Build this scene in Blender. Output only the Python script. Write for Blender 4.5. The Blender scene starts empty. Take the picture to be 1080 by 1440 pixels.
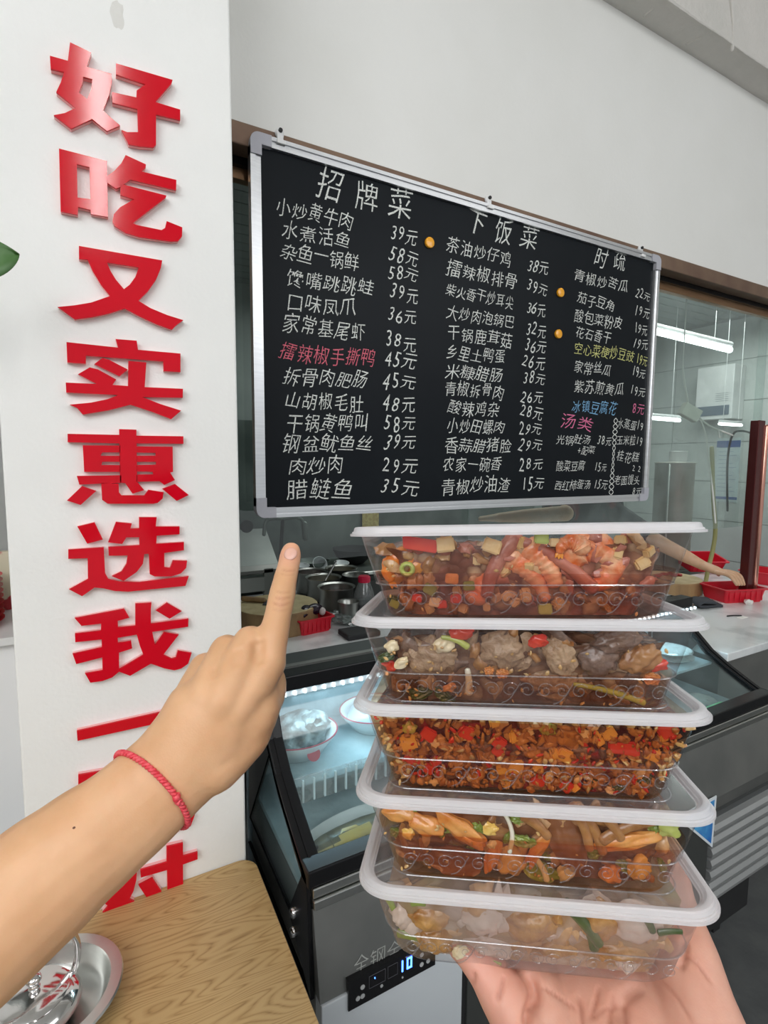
import bpy, bmesh, math, random
import numpy as np
from mathutils import Vector, Matrix, Euler, noise
from mathutils.geometry import tessellate_polygon
R = math.radians
PI = math.pi
sc = bpy.context.scene
COL = sc.collection
random.seed(7)

# ---------------------------------------------------------------- camera, world, lights, exposure
F = 735.0
CAMZ = 1.65
cam = bpy.data.cameras.new('camera'); camo = bpy.data.objects.new('camera', cam); COL.objects.link(camo)
cam.sensor_fit = 'HORIZONTAL'; cam.sensor_width = 36; cam.lens = 36 * F / 1080; cam.clip_start = 0.01
CM = Matrix.Translation((0, 0, CAMZ)) @ Matrix.Rotation(R(-28.6), 4, 'Z') @ Matrix.Rotation(R(90 - 5.44), 4, 'X') @ Matrix.Rotation(R(0.39), 4, 'Z')
camo.matrix_world = CM
sc.camera = camo
sc.view_settings.view_transform = 'Standard'; sc.view_settings.look = 'None'
sc.view_settings.gamma = 1; sc.view_settings.use_curve_mapping = False
sc.view_settings.exposure = 0.27
sc.cycles.max_bounces = 10; sc.cycles.transparent_max_bounces = 24
sc.cycles.transmission_bounces = 8; sc.cycles.glossy_bounces = 4; sc.cycles.diffuse_bounces = 4
sc.cycles.caustics_reflective = False; sc.cycles.caustics_refractive = False
w = bpy.data.worlds.new('world'); sc.world = w; w.use_nodes = True
w.node_tree.nodes['Background'].inputs[0].default_value = (0.93, 0.97, 1.0, 1)
w.node_tree.nodes['Background'].inputs[1].default_value = 0.42

def area(name, loc, look, sx, sy, power, color=(1, 1, 1)):
    l = bpy.data.lights.new(name, 'AREA'); l.shape = 'RECTANGLE'; l.size = sx; l.size_y = sy; l.energy = power; l.color = color
    o = bpy.data.objects.new(name, l); COL.objects.link(o); o.location = loc
    o.rotation_euler = (Vector(look) - Vector(loc)).to_track_quat('-Z', 'Y').to_euler()
    return o
area('soft_fill_left', (-1.9, -1.5, 3.3), (0.3, 0.8, 1.4), 2.4, 2.2, 66, (0.97, 0.985, 1.0))  # added soft light, high on the left, standing in for daylight from behind
area('soft_fill_right', (2.6, -2.4, 3.4), (0.8, 1.0, 1.3), 2.6, 1.6, 30, (0.98, 0.99, 1.0))  # second added soft light, high on the right; no window modelled
area('kitchen_area_light', (1.8, 2.6, 2.62), (1.8, 2.6, 0), 1.6, 0.5, 8, (0.93, 1.0, 0.97))  # plain area lights over the kitchen, no fixtures modelled
area('kitchen_side_light', (3.4, 2.0, 2.6), (3.4, 2.1, 0), 0.9, 0.5, 7, (0.95, 1.0, 0.98))

# ---------------------------------------------------------------- helpers
CAM3 = CM.to_3x3()
def ray(px, py):
    return CAM3 @ Vector(((px - 540) / F, (720 - py) / F, -1.0))
def pY(px, py, Y):
    r = ray(px, py); t = Y / r.y; return Vector((r.x * t, Y, CAMZ + r.z * t))
def pX(px, py, X):
    r = ray(px, py); t = X / r.x; return Vector((X, r.y * t, CAMZ + r.z * t))
def pZ(px, py, Z):
    r = ray(px, py); t = (Z - CAMZ) / r.z; return Vector((r.x * t, r.y * t, Z))
def pD(px, py, d):
    r = ray(px, py); return Vector((r.x * d, r.y * d, CAMZ + r.z * d))

MATS = {}
def mat(name, col=(0.8, 0.8, 0.8), rough=0.5, metal=0.0, col2=None, nscale=20.0, bump=0.0, bscale=None, spec=0.5, sss=0.0, sssr=(0.01, 0.004, 0.002),
        emit=None, es=1.0, coat=0.0, detail=4.0, contrast=(0.35, 0.65), stretch=None, trans=0.0, aniso=None):
    if name in MATS: return MATS[name]
    m = bpy.data.materials.new(name); m.use_nodes = True; MATS[name] = m
    nt = m.node_tree; b = nt.nodes['Principled BSDF']; L = nt.links
    b.inputs['Base Color'].default_value = (*col, 1); b.inputs['Roughness'].default_value = rough; b.inputs['Metallic'].default_value = metal
    b.inputs['Specular IOR Level'].default_value = spec
    if coat: b.inputs['Coat Weight'].default_value = coat; b.inputs['Coat Roughness'].default_value = 0.08
    if sss:
        b.inputs['Subsurface Weight'].default_value = sss; b.inputs['Subsurface Radius'].default_value = (1, 0.4, 0.22); b.inputs['Subsurface Scale'].default_value = sssr[0]
    if trans: b.inputs['Transmission Weight'].default_value = trans
    if emit: b.inputs['Emission Color'].default_value = (*emit, 1); b.inputs['Emission Strength'].default_value = es
    tc = nt.nodes.new('ShaderNodeTexCoord'); vec = tc.outputs['Object']
    if stretch:
        mp = nt.nodes.new('ShaderNodeMapping'); mp.inputs['Scale'].default_value = stretch; L.new(vec, mp.inputs[0]); vec = mp.outputs[0]
    if col2:
        n = nt.nodes.new('ShaderNodeTexNoise'); n.inputs['Scale'].default_value = nscale; n.inputs['Detail'].default_value = detail; L.new(vec, n.inputs['Vector'])
        r = nt.nodes.new('ShaderNodeValToRGB'); r.color_ramp.elements[0].position = contrast[0]; r.color_ramp.elements[1].position = contrast[1]
        r.color_ramp.elements[0].color = (*col, 1); r.color_ramp.elements[1].color = (*col2, 1)
        L.new(n.outputs['Fac'], r.inputs[0]); L.new(r.outputs[0], b.inputs['Base Color'])
    if bump:
        n2 = nt.nodes.new('ShaderNodeTexNoise'); n2.inputs['Scale'].default_value = bscale or nscale; n2.inputs['Detail'].default_value = 5; L.new(vec, n2.inputs['Vector'])
        bp = nt.nodes.new('ShaderNodeBump'); bp.inputs['Strength'].default_value = bump; bp.inputs['Distance'].default_value = 0.002 if (bscale or nscale) > 60 else 0.01
        L.new(n2.outputs['Fac'], bp.inputs['Height']); L.new(bp.outputs[0], b.inputs['Normal'])
    return m

def clear(name, tint=(1, 1, 1), gloss=0.06, milky=0.0, rough=0.04, milkcol=(0.9, 0.9, 0.9), noisy=0.0, nscale=60, edge=0.55, thr=0.5):
    """thin clear sheet: transparent, fresnel gloss, a little milkiness (condensation and painted haze, in patches)"""
    if name in MATS: return MATS[name]
    m = bpy.data.materials.new(name); m.use_nodes = True; MATS[name] = m
    nt = m.node_tree; N = nt.nodes; L = nt.links; N.remove(N['Principled BSDF']); out = N['Material Output']
    tr = N.new('ShaderNodeBsdfTransparent'); tr.inputs[0].default_value = (*tint, 1)
    gl = N.new('ShaderNodeBsdfGlossy'); gl.inputs['Roughness'].default_value = rough
    lw = N.new('ShaderNodeLayerWeight'); lw.inputs[0].default_value = 0.35
    pw = N.new('ShaderNodeMath'); pw.operation = 'POWER'; pw.inputs[1].default_value = 4; lw.inputs[0].default_value = 0.5; L.new(lw.outputs['Facing'], pw.inputs[0])
    mr = N.new('ShaderNodeMapRange'); mr.inputs[3].default_value = gloss; mr.inputs[4].default_value = edge; L.new(pw.outputs[0], mr.inputs[0])
    mx = N.new('ShaderNodeMixShader'); L.new(mr.outputs[0], mx.inputs[0]); L.new(tr.outputs[0], mx.inputs[1]); L.new(gl.outputs[0], mx.inputs[2])
    res = mx.outputs[0]
    if milky or noisy:
        df = N.new('ShaderNodeBsdfDiffuse'); df.inputs[0].default_value = (*milkcol, 1)
        tl = N.new('ShaderNodeBsdfTranslucent'); tl.inputs[0].default_value = (*milkcol, 1)
        m1 = N.new('ShaderNodeMixShader'); m1.inputs[0].default_value = 0.5; L.new(df.outputs[0], m1.inputs[1]); L.new(tl.outputs[0], m1.inputs[2])
        m2 = N.new('ShaderNodeMixShader'); L.new(res, m2.inputs[1]); L.new(m1.outputs[0], m2.inputs[2])
        if noisy:
            tc = N.new('ShaderNodeTexCoord'); n = N.new('ShaderNodeTexNoise'); n.inputs['Scale'].default_value = nscale; n.inputs['Detail'].default_value = 6
            L.new(tc.outputs['Object'], n.inputs['Vector'])
            r = N.new('ShaderNodeMapRange'); r.inputs[1].default_value = thr - 0.08; r.inputs[2].default_value = thr + 0.08; r.inputs[3].default_value = milky; r.inputs[4].default_value = milky + noisy
            L.new(n.outputs['Fac'], r.inputs[0]); L.new(r.outputs[0], m2.inputs[0])
        else: m2.inputs[0].default_value = milky
        res = m2.outputs[0]
    L.new(res, out.inputs[0])
    return m

def nb(): return bmesh.new()
def obj(name, bm, m=None, parent=None, smooth=False, kind=None, label=None, bevel=0, loc=None):
    me = bpy.data.meshes.new(name); bm.normal_update(); bm.to_mesh(me); bm.free()
    o = bpy.data.objects.new(name, me); COL.objects.link(o)
    if m:
        for x in (m if isinstance(m, (list, tuple)) else [m]): me.materials.append(x)
    if smooth:
        for p in me.polygons: p.use_smooth = True
        me.set_sharp_from_angle(angle=R(smooth if smooth is not True else 55))
    if parent: o.parent = parent
    if kind: o['kind'] = kind
    if label: o['label'] = label
    if bevel:
        b = o.modifiers.new('bevel', 'BEVEL'); b.width = bevel; b.segments = 2; b.limit_method = 'ANGLE'; b.angle_limit = R(40)
    return o
def tag(o, label, cat, group=None):
    o['label'] = label; o['category'] = cat
    if group: o['group'] = group
    return o
def empty(name, loc=(0, 0, 0), rot=(0, 0, 0), label=None, cat=None, group=None):
    o = bpy.data.objects.new(name, None); COL.objects.link(o); o.location = loc; o.rotation_euler = rot; o.empty_display_size = 0.05
    if label: tag(o, label, cat, group)
    return o
def bx(bm, x0, x1, y0, y1, z0, z1, M=None):
    vs = [bm.verts.new(Vector(c)) for c in ((x0, y0, z0), (x1, y0, z0), (x1, y1, z0), (x0, y1, z0), (x0, y0, z1), (x1, y0, z1), (x1, y1, z1), (x0, y1, z1))]
    if M:
        for v in vs: v.co = M @ v.co
    for f in ((0, 3, 2, 1), (4, 5, 6, 7), (0, 1, 5, 4), (1, 2, 6, 5), (2, 3, 7, 6), (3, 0, 4, 7)): bm.faces.new([vs[i] for i in f])
    return bm
def box(*a, M=None): return bx(nb(), *a, M=M)
def tube(bm, pts, rad, n=10, ref=(0, 0, 1), caps=True):
    """round or elliptical tube: rad per point, a number or (side, along ref)"""
    P = [Vector(p) for p in pts]; k = len(P); ref = Vector(ref).normalized()
    rr = [(r, r) if not isinstance(r, (tuple, list)) else r for r in (rad if isinstance(rad, (list, tuple)) and len(rad) == k else [rad] * k)]
    rings = []
    def ring(c, t, ra, rb):
        s = t.cross(ref)
        if s.length < 1e-4: s = t.cross(Vector((1, 0.01, 0)))
        s.normalize(); u = s.cross(t).normalized()
        return [bm.verts.new(c + s * math.cos(2 * PI * i / n) * ra + u * math.sin(2 * PI * i / n) * rb) for i in range(n)]
    T = []
    for i in range(k):
        a = P[max(0, i - 1)]; b = P[min(k - 1, i + 1)]; T.append((b - a).normalized())
    if caps:
        for f in (0.995, 0.8, 0.45):
            ra, rb = rr[0]; rings.append(ring(P[0] - T[0] * min(ra, rb) * f, T[0], ra * math.sqrt(1 - f * f), rb * math.sqrt(1 - f * f)))
    for i in range(k): rings.append(ring(P[i], T[i], *rr[i]))
    if caps:
        for f in (0.45, 0.8, 0.995):
            ra, rb = rr[-1]; rings.append(ring(P[-1] + T[-1] * min(ra, rb) * f, T[-1], ra * math.sqrt(1 - f * f), rb * math.sqrt(1 - f * f)))
    for a, b in zip(rings, rings[1:]):
        for i in range(n): bm.faces.new((a[i], a[(i + 1) % n], b[(i + 1) % n], b[i]))
    bm.faces.new(rings[0][::-1]); bm.faces.new(rings[-1])
    return bm
def smoothpts(pts, sub=5):
    P = [Vector(p) for p in pts]; out = []
    for i in range(len(P) - 1):
        p0 = P[max(0, i - 1)]; p1 = P[i]; p2 = P[i + 1]; p3 = P[min(len(P) - 1, i + 2)]
        for j in range(sub):
            t = j / sub
            out.append(0.5 * ((2 * p1) + (p2 - p0) * t + (2 * p0 - 5 * p1 + 4 * p2 - p3) * t * t + (3 * p1 - p0 - 3 * p2 + p3) * t ** 3))
    out.append(P[-1]); return out
def lathe(bm, prof, n=28, M=None):
    """prof: (r, z) list"""
    rings = []
    for r, z in prof:
        rings.append([bm.verts.new(Vector((max(r, 1e-5) * math.cos(2 * PI * i / n), max(r, 1e-5) * math.sin(2 * PI * i / n), z))) for i in range(n)])
    for a, b in zip(rings, rings[1:]):
        for i in range(n): bm.faces.new((a[i], a[(i + 1) % n], b[(i + 1) % n], b[i]))
    if M:
        for rg in rings:
            for v in rg: v.co = M @ v.co
    return bm
def ico(bm, r, sub=2, M=None, amp=0.0, freq=3.0, seed=0.0):
    g = bmesh.ops.create_icosphere(bm, subdivisions=sub, radius=1.0)
    for v in g['verts']:
        c = v.co.copy()
        if amp: c *= 1 + amp * noise.noise(c * freq + Vector((seed, seed * 1.7, -seed)))
        c = Vector((c.x * r[0], c.y * r[1], c.z * r[2])) if isinstance(r, (tuple, list)) else c * r
        v.co = M @ c if M else c
    return g['verts']
def prism(bm, loops, y0, y1):
    """loops of (x, z): first the outline, then holes; y0 front, y1 back"""
    L = [[Vector((p[0], p[1], 0)) for p in l] for l in loops]
    tris = tessellate_polygon(L)
    flat = [p for l in L for p in l]
    A = [bm.verts.new((p.x, y0, p.y)) for p in flat]; B = [bm.verts.new((p.x, y1, p.y)) for p in flat]
    for t in tris:
        try: bm.faces.new([A[i] for i in t]); bm.faces.new([B[i] for i in t][::-1])
        except ValueError: pass
    s = 0
    for l in L:
        n = len(l)
        for i in range(n): bm.faces.new((A[s + i], A[s + (i + 1) % n], B[s + (i + 1) % n], B[s + i]))
        s += n
    bmesh.ops.recalc_face_normals(bm, faces=bm.faces[:])
    return bm

# ---------------------------------------------------------------- materials
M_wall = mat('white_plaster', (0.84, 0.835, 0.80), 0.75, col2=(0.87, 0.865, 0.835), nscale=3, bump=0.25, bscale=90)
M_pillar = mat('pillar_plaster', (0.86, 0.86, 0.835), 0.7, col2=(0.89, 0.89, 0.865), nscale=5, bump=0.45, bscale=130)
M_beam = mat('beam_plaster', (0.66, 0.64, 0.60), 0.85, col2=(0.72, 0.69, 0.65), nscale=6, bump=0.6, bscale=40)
M_scar = mat('plaster_patch', (0.74, 0.73, 0.69), 0.8, bump=0.8, bscale=120)
M_red = mat('red_acrylic', (0.64, 0.002, 0.014), 0.10, spec=0.32)
M_pink = mat('pink_acrylic', (0.95, 0.42, 0.42), 0.4, sss=0.3)
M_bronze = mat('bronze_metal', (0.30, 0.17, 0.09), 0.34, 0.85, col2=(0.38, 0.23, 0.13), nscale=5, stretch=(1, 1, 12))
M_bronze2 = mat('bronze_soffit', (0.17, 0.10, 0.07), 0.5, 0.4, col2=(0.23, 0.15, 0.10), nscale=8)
M_black = mat('black_plastic', (0.008, 0.008, 0.009), 0.25, spec=0.3)
M_blackm = mat('black_matte', (0.015, 0.015, 0.016), 0.7)
M_alu = mat('brushed_aluminium', (0.72, 0.73, 0.75), 0.3, 0.9, col2=(0.80, 0.81, 0.83), nscale=8, stretch=(1, 1, 20))
M_greyp = mat('grey_plastic', (0.47, 0.47, 0.52), 0.5)
M_board = mat('blackboard', (0.006, 0.008, 0.011), 0.4, col2=(0.009, 0.012, 0.015), nscale=4, contrast=(0.3, 0.8), spec=0.12)
M_steel = mat('stainless_steel', (0.55, 0.56, 0.54), 0.28, 1.0, col2=(0.63, 0.63, 0.60), nscale=9, stretch=(1, 1, 8))
M_steelm = mat('matt_steel_panel', (0.23, 0.235, 0.225), 0.42, 0.75, col2=(0.29, 0.29, 0.275), nscale=6)
M_steeld = mat('dull_kitchen_steel', (0.10, 0.12, 0.11), 0.42, 0.6, col2=(0.22, 0.25, 0.23), nscale=3, bump=0.1, bscale=10)
M_chrome = mat('polished_steel', (0.72, 0.70, 0.69), 0.1, 1.0, bump=0.05, bscale=25)
M_whitep = mat('white_sheet_metal', (0.62, 0.66, 0.69), 0.35)
M_white = mat('white_plastic', (0.85, 0.85, 0.85), 0.4)
M_marble = mat('white_marble', (0.80, 0.82, 0.82), 0.18, col2=(0.58, 0.61, 0.62), nscale=6, contrast=(0.53, 0.66), detail=10)
M_floor = mat('grey_floor', (0.075, 0.08, 0.082), 0.5, col2=(0.10, 0.105, 0.105), nscale=12, bump=0.2, bscale=60)
M_tile = mat('white_glazed_tile', (0.66, 0.69, 0.67), 0.22, col2=(0.60, 0.63, 0.61), nscale=3)
M_grout = mat('tile_grout', (0.38, 0.40, 0.38), 0.9)
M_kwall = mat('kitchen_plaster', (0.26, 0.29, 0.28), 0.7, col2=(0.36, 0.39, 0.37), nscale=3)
M_redp = mat('red_plastic', (0.62, 0.012, 0.03), 0.35)
M_board_w = mat('chopping_wood', (0.62, 0.52, 0.30), 0.6, col2=(0.50, 0.40, 0.21), nscale=18, bump=0.2, bscale=60)
M_board_s = mat('chopping_wood_side', (0.38, 0.24, 0.11), 0.65, col2=(0.22, 0.13, 0.06), nscale=14, stretch=(1, 1, 0.3))
M_towel = mat('charcoal_cloth', (0.05, 0.055, 0.065), 0.95, bump=0.5, bscale=300)
M_egg = mat('eggplant_skin', (0.02, 0.008, 0.02), 0.2)
M_skin = None
M_led = mat('led_emitter', (1, 1, 1), 0.3, emit=(0.70, 0.92, 1.0), es=4.5)
M_tube = mat('tube_glow', (1, 1, 1), 0.3, emit=(0.93, 0.98, 1.0), es=9)
M_blueled = mat('blue_led_digits', (0.1, 0.2, 1), 0.3, emit=(0.06, 0.22, 1.0), es=5)
M_porc = mat('white_porcelain', (0.80, 0.84, 0.85), 0.15)
M_ice = mat('frosted_liner', (0.34, 0.46, 0.50), 0.3, col2=(0.52, 0.64, 0.68), nscale=12, bump=0.3, bscale=40)
M_glass = clear('clear_glass', (0.93, 0.97, 0.96), gloss=0.05, rough=0.02, edge=0.5)
M_glasshaze = clear('reflection_haze_glass', (0.88, 0.93, 0.91), gloss=0.07, milky=0.05, milkcol=(0.72, 0.82, 0.82), noisy=0.06, nscale=9, rough=0.06, edge=0.4)  # milky veil painted in for reflections on the kitchen pane
M_glasscase = clear('display_case_glass', (0.92, 0.97, 0.97), gloss=0.06, milky=0.008, milkcol=(0.8, 0.9, 0.92), noisy=0.035, nscale=7, rough=0.03, edge=0.4)
M_film = clear('cling_film', (0.97, 0.98, 0.98), gloss=0.12, milky=0.10, noisy=0.2, nscale=20, rough=0.12)

# oak table top
def wood_mat():
    m = bpy.data.materials.new('oak_laminate'); m.use_nodes = True; nt = m.node_tree; N = nt.nodes; L = nt.links; b = N['Principled BSDF']
    tc = N.new('ShaderNodeTexCoord'); mp = N.new('ShaderNodeMapping'); mp.inputs['Scale'].default_value = (1.0, 5.8, 1); mp.inputs['Rotation'].default_value = (0, 0, R(7)); L.new(tc.outputs['Object'], mp.inputs[0])
    n0 = N.new('ShaderNodeTexNoise'); n0.inputs['Scale'].default_value = 3.0; n0.inputs['Detail'].default_value = 1.5; L.new(mp.outputs[0], n0.inputs['Vector'])
    mu = N.new('ShaderNodeMath'); mu.operation = 'MULTIPLY'; mu.inputs[1].default_value = 24; L.new(n0.outputs['Fac'], mu.inputs[0])
    fr = N.new('ShaderNodeMath'); fr.operation = 'PINGPONG'; fr.inputs[1].default_value = 0.5; L.new(mu.outputs[0], fr.inputs[0])
    mp2 = N.new('ShaderNodeMapping'); mp2.inputs['Scale'].default_value = (14, 260, 1); mp2.inputs['Rotation'].default_value = (0, 0, R(7)); L.new(tc.outputs['Object'], mp2.inputs[0])
    n1 = N.new('ShaderNodeTexNoise'); n1.inputs['Scale'].default_value = 1.0; n1.inputs['Detail'].default_value = 3; L.new(mp2.outputs[0], n1.inputs['Vector'])
    ad = N.new('ShaderNodeMath'); ad.operation = 'MULTIPLY_ADD'; ad.inputs[1].default_value = 0.35; L.new(n1.outputs['Fac'], ad.inputs[0]); L.new(fr.outputs[0], ad.inputs[2])
    r = N.new('ShaderNodeValToRGB'); e = r.color_ramp.elements; e[0].position = 0.12; e[0].color = (0.30, 0.17, 0.06, 1); e[1].position = 0.5; e[1].color = (0.54, 0.355, 0.155, 1)
    x = r.color_ramp.elements.new(0.27); x.color = (0.46, 0.29, 0.115, 1)
    L.new(ad.outputs[0], r.inputs[0]); L.new(r.outputs[0], b.inputs['Base Color']); b.inputs['Roughness'].default_value = 0.42
    bp = N.new('ShaderNodeBump'); bp.inputs['Strength'].default_value = 0.15; bp.inputs['Distance'].default_value = 0.001; L.new(n1.outputs['Fac'], bp.inputs['Height']); L.new(bp.outputs[0], b.inputs['Normal'])
    return m
M_oak = wood_mat()

# ---------------------------------------------------------------- setting
YP = 1.0625        # pillar face
YW = 1.37          # wall with the serving window
ZC = 0.98          # kitchen counter height
PX0, PX1 = -0.139, 0.247
obj('floor', box(-4, 6, -4, 5, -0.05, 0), M_floor, kind='structure')
obj('ceiling', box(-4, 6, -4, 5, 3.9, 3.95), M_wall, kind='structure')
ZT = pY(640, 265, YW - .035).z - .012
bm = box(PX1 - 0.02, 5.5, YW, YW + 0.12, ZT, 3.9)
bx(bm, PX1 - 0.02, 5.5, YW, YW + 0.12, 0, ZC - 0.06)
obj('wall_back', bm, M_wall, kind='structure')
bm = box(PX0, PX1, YP, YW + 0.15, 0, 3.9)
o = obj('wall_pillar', bm, M_pillar, kind='structure', bevel=0.004)
# repair patches and the faint smear on the pillar, thin skim coats of plaster
for k, (a, b_, s, t) in enumerate([(108, 330, .030, .022), (165, 395, .022, .03), (165, 20, .010, .022), (195, 318, .03, .012), (230, 310, .02, .008)]):
    p = pY(a, b_, YP); bm = nb(); g = ico(bm, (s, 0.0003, t), 3, Matrix.Translation((p.x, YP, p.z)), amp=0.35, freq=1.5, seed=k * 3.3)
    obj('plaster_patch', bm, M_pillar if k != 2 else M_scar, o, smooth=True)
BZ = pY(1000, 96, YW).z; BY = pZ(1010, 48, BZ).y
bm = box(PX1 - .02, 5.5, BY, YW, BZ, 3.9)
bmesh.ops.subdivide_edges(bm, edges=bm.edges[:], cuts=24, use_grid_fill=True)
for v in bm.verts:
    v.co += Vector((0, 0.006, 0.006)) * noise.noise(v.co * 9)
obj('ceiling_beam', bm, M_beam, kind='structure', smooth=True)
# rough plaster scars on the beam
bm = nb()
for (a, b_, c, d) in [(1028, 0, 1030, 70)]:
    tube(bm, [pY(a, b_, BY - .001), pY((a + c) / 2 + 2, (b_ + d) / 2, BY - .001), pY(c, d, BY)], [0.007, 0.005, 0.006], 7)
tube(bm, [pZ(906, 22, BZ), pZ(918, 12, BZ)], 0.005, 6); tube(bm, [pZ(966, 62, BZ), pZ(1002, 42, BZ)], 0.004, 6)
pts = [Vector((1.0 + i * .16, BY, BZ + random.uniform(-.003, .004))) for i in range(17)]
tube(bm, pts, [random.uniform(0.003, 0.008) for _ in pts], 6)
obj('trim_1', bm, M_beam, kind='structure', smooth=True)
cl = empty('ceiling_lamp', (0.085, -1.9, 3.62), label='long white strip lamp on the dining room ceiling', cat='lamp')
obj('diffuser', box(-.05, .05, -1.35, 1.15, -.03, 0), mat('strip_diffuser', (1, 1, 1), .5, emit=(1, .99, .97), es=26), cl)
obj('housing', box(-.12, .12, -1.4, 1.2, 0, .04), M_white, cl)
obj('hanger', box(-.01, .01, -.01, .01, .04, .28), M_white, cl)
# side wall of the dining room far right and left with what is glimpsed left of the pillar
obj('wall_left', box(-4, -3.9, -4, 5, 0, 3.9), M_wall, kind='structure')
obj('wall_right', box(5.5, 5.6, -4, 5, 0, 3.9), M_wall, kind='structure')
obj('wall_far_left', box(-3.9, PX0 + 0.02, 2.2, 2.3, 0, 3.9), M_wall, kind='structure')

# kitchen shell
KX, KY = 4.2, 3.3
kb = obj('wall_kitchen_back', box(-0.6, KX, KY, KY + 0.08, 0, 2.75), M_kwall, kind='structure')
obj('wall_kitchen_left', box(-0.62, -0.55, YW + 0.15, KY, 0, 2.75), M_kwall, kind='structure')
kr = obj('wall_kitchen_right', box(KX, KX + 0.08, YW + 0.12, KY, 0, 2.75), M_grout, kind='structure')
tm = box(0, 0.006, 0.002, 0.398, 0.002, 0.298).verts  # tile template
def tile_mesh():
    b = box(0, 0.008, 0.003, 0.397, 0.003, 0.297); me = bpy.data.meshes.new('wall_tile'); b.to_mesh(me); b.free(); me.materials.append(M_tile); return me
tme = tile_mesh()
for i in range(5):
    for j in range(9):
        t = bpy.data.objects.new('wall_tile', tme); COL.objects.link(t); t.parent = kr
        t.location = (KX - 0.008, YW + 0.13 + 0.4 * i - (0.0), 0.02 + 0.3 * j)
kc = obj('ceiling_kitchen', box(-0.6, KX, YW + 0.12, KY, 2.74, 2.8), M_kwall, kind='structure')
sm = bpy.data.meshes.new('ceiling_slat'); b = box(0.0, KX + 0.5, 0.004, 0.096, -0.014, 0); b.to_mesh(sm); b.free(); sm.materials.append(mat('ceiling_slat_grey', (0.36, 0.39, 0.38), 0.5))
for i in range(18):
    t = bpy.data.objects.new('ceiling_slat', sm); COL.objects.link(t); t.parent = kc; t.location = (-0.55, YW + 0.14 + 0.1 * i, 2.74)

# serving window frame
wf = empty('window_1', (PX1, YW, ZC)); wf['kind'] = 'structure'
wf.location = (0, 0, 0)
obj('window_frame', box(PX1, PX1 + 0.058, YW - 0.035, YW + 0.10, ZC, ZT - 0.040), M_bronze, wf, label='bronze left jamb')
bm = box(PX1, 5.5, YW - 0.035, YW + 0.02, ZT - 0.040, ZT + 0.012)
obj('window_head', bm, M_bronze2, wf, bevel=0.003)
obj('window_track', box(PX1 + 0.06, 5.4, YW + 0.02, YW + 0.10, ZT - 0.058, ZT), M_black, wf)
obj('window_reveal', box(PX1 + 0.06, 5.4, YW + 0.035, YW + 0.06, ZT - 0.085, ZT - 0.058), M_bronze, wf)
gx = pY(1069, 600, YW + 0.05).x
obj('window_pane', box(1.1, gx, YW + 0.045, YW + 0.051, 1.345, ZT - 0.07), M_glasshaze, wf)
obj('window_pane', box(gx - 0.03, 4.2, YW + 0.065, YW + 0.071, 1.345, ZT - 0.07), M_glass, wf)
obj('window_pane', box(PX1 + 0.07, 1.12, YW + 0.065, YW + 0.071, 1.36, ZT - 0.07), M_glass, wf)
# ragged filler line where wall meets window head
bm = nb(); pts = [pY(326 + i * 19, 172 + i * 6.0 + random.uniform(-1.5, 1.5), YW - 0.002) for i in range(40)]
tube(bm, [Vector((PX1 + i * 0.06, YW - 0.004, ZT + 0.013 + random.uniform(-.003, .003))) for i in range(60)], [random.uniform(0.002, 0.009) for _ in range(60)], 6)
obj('trim_2', bm, M_scar, kind='structure', smooth=True)

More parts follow.
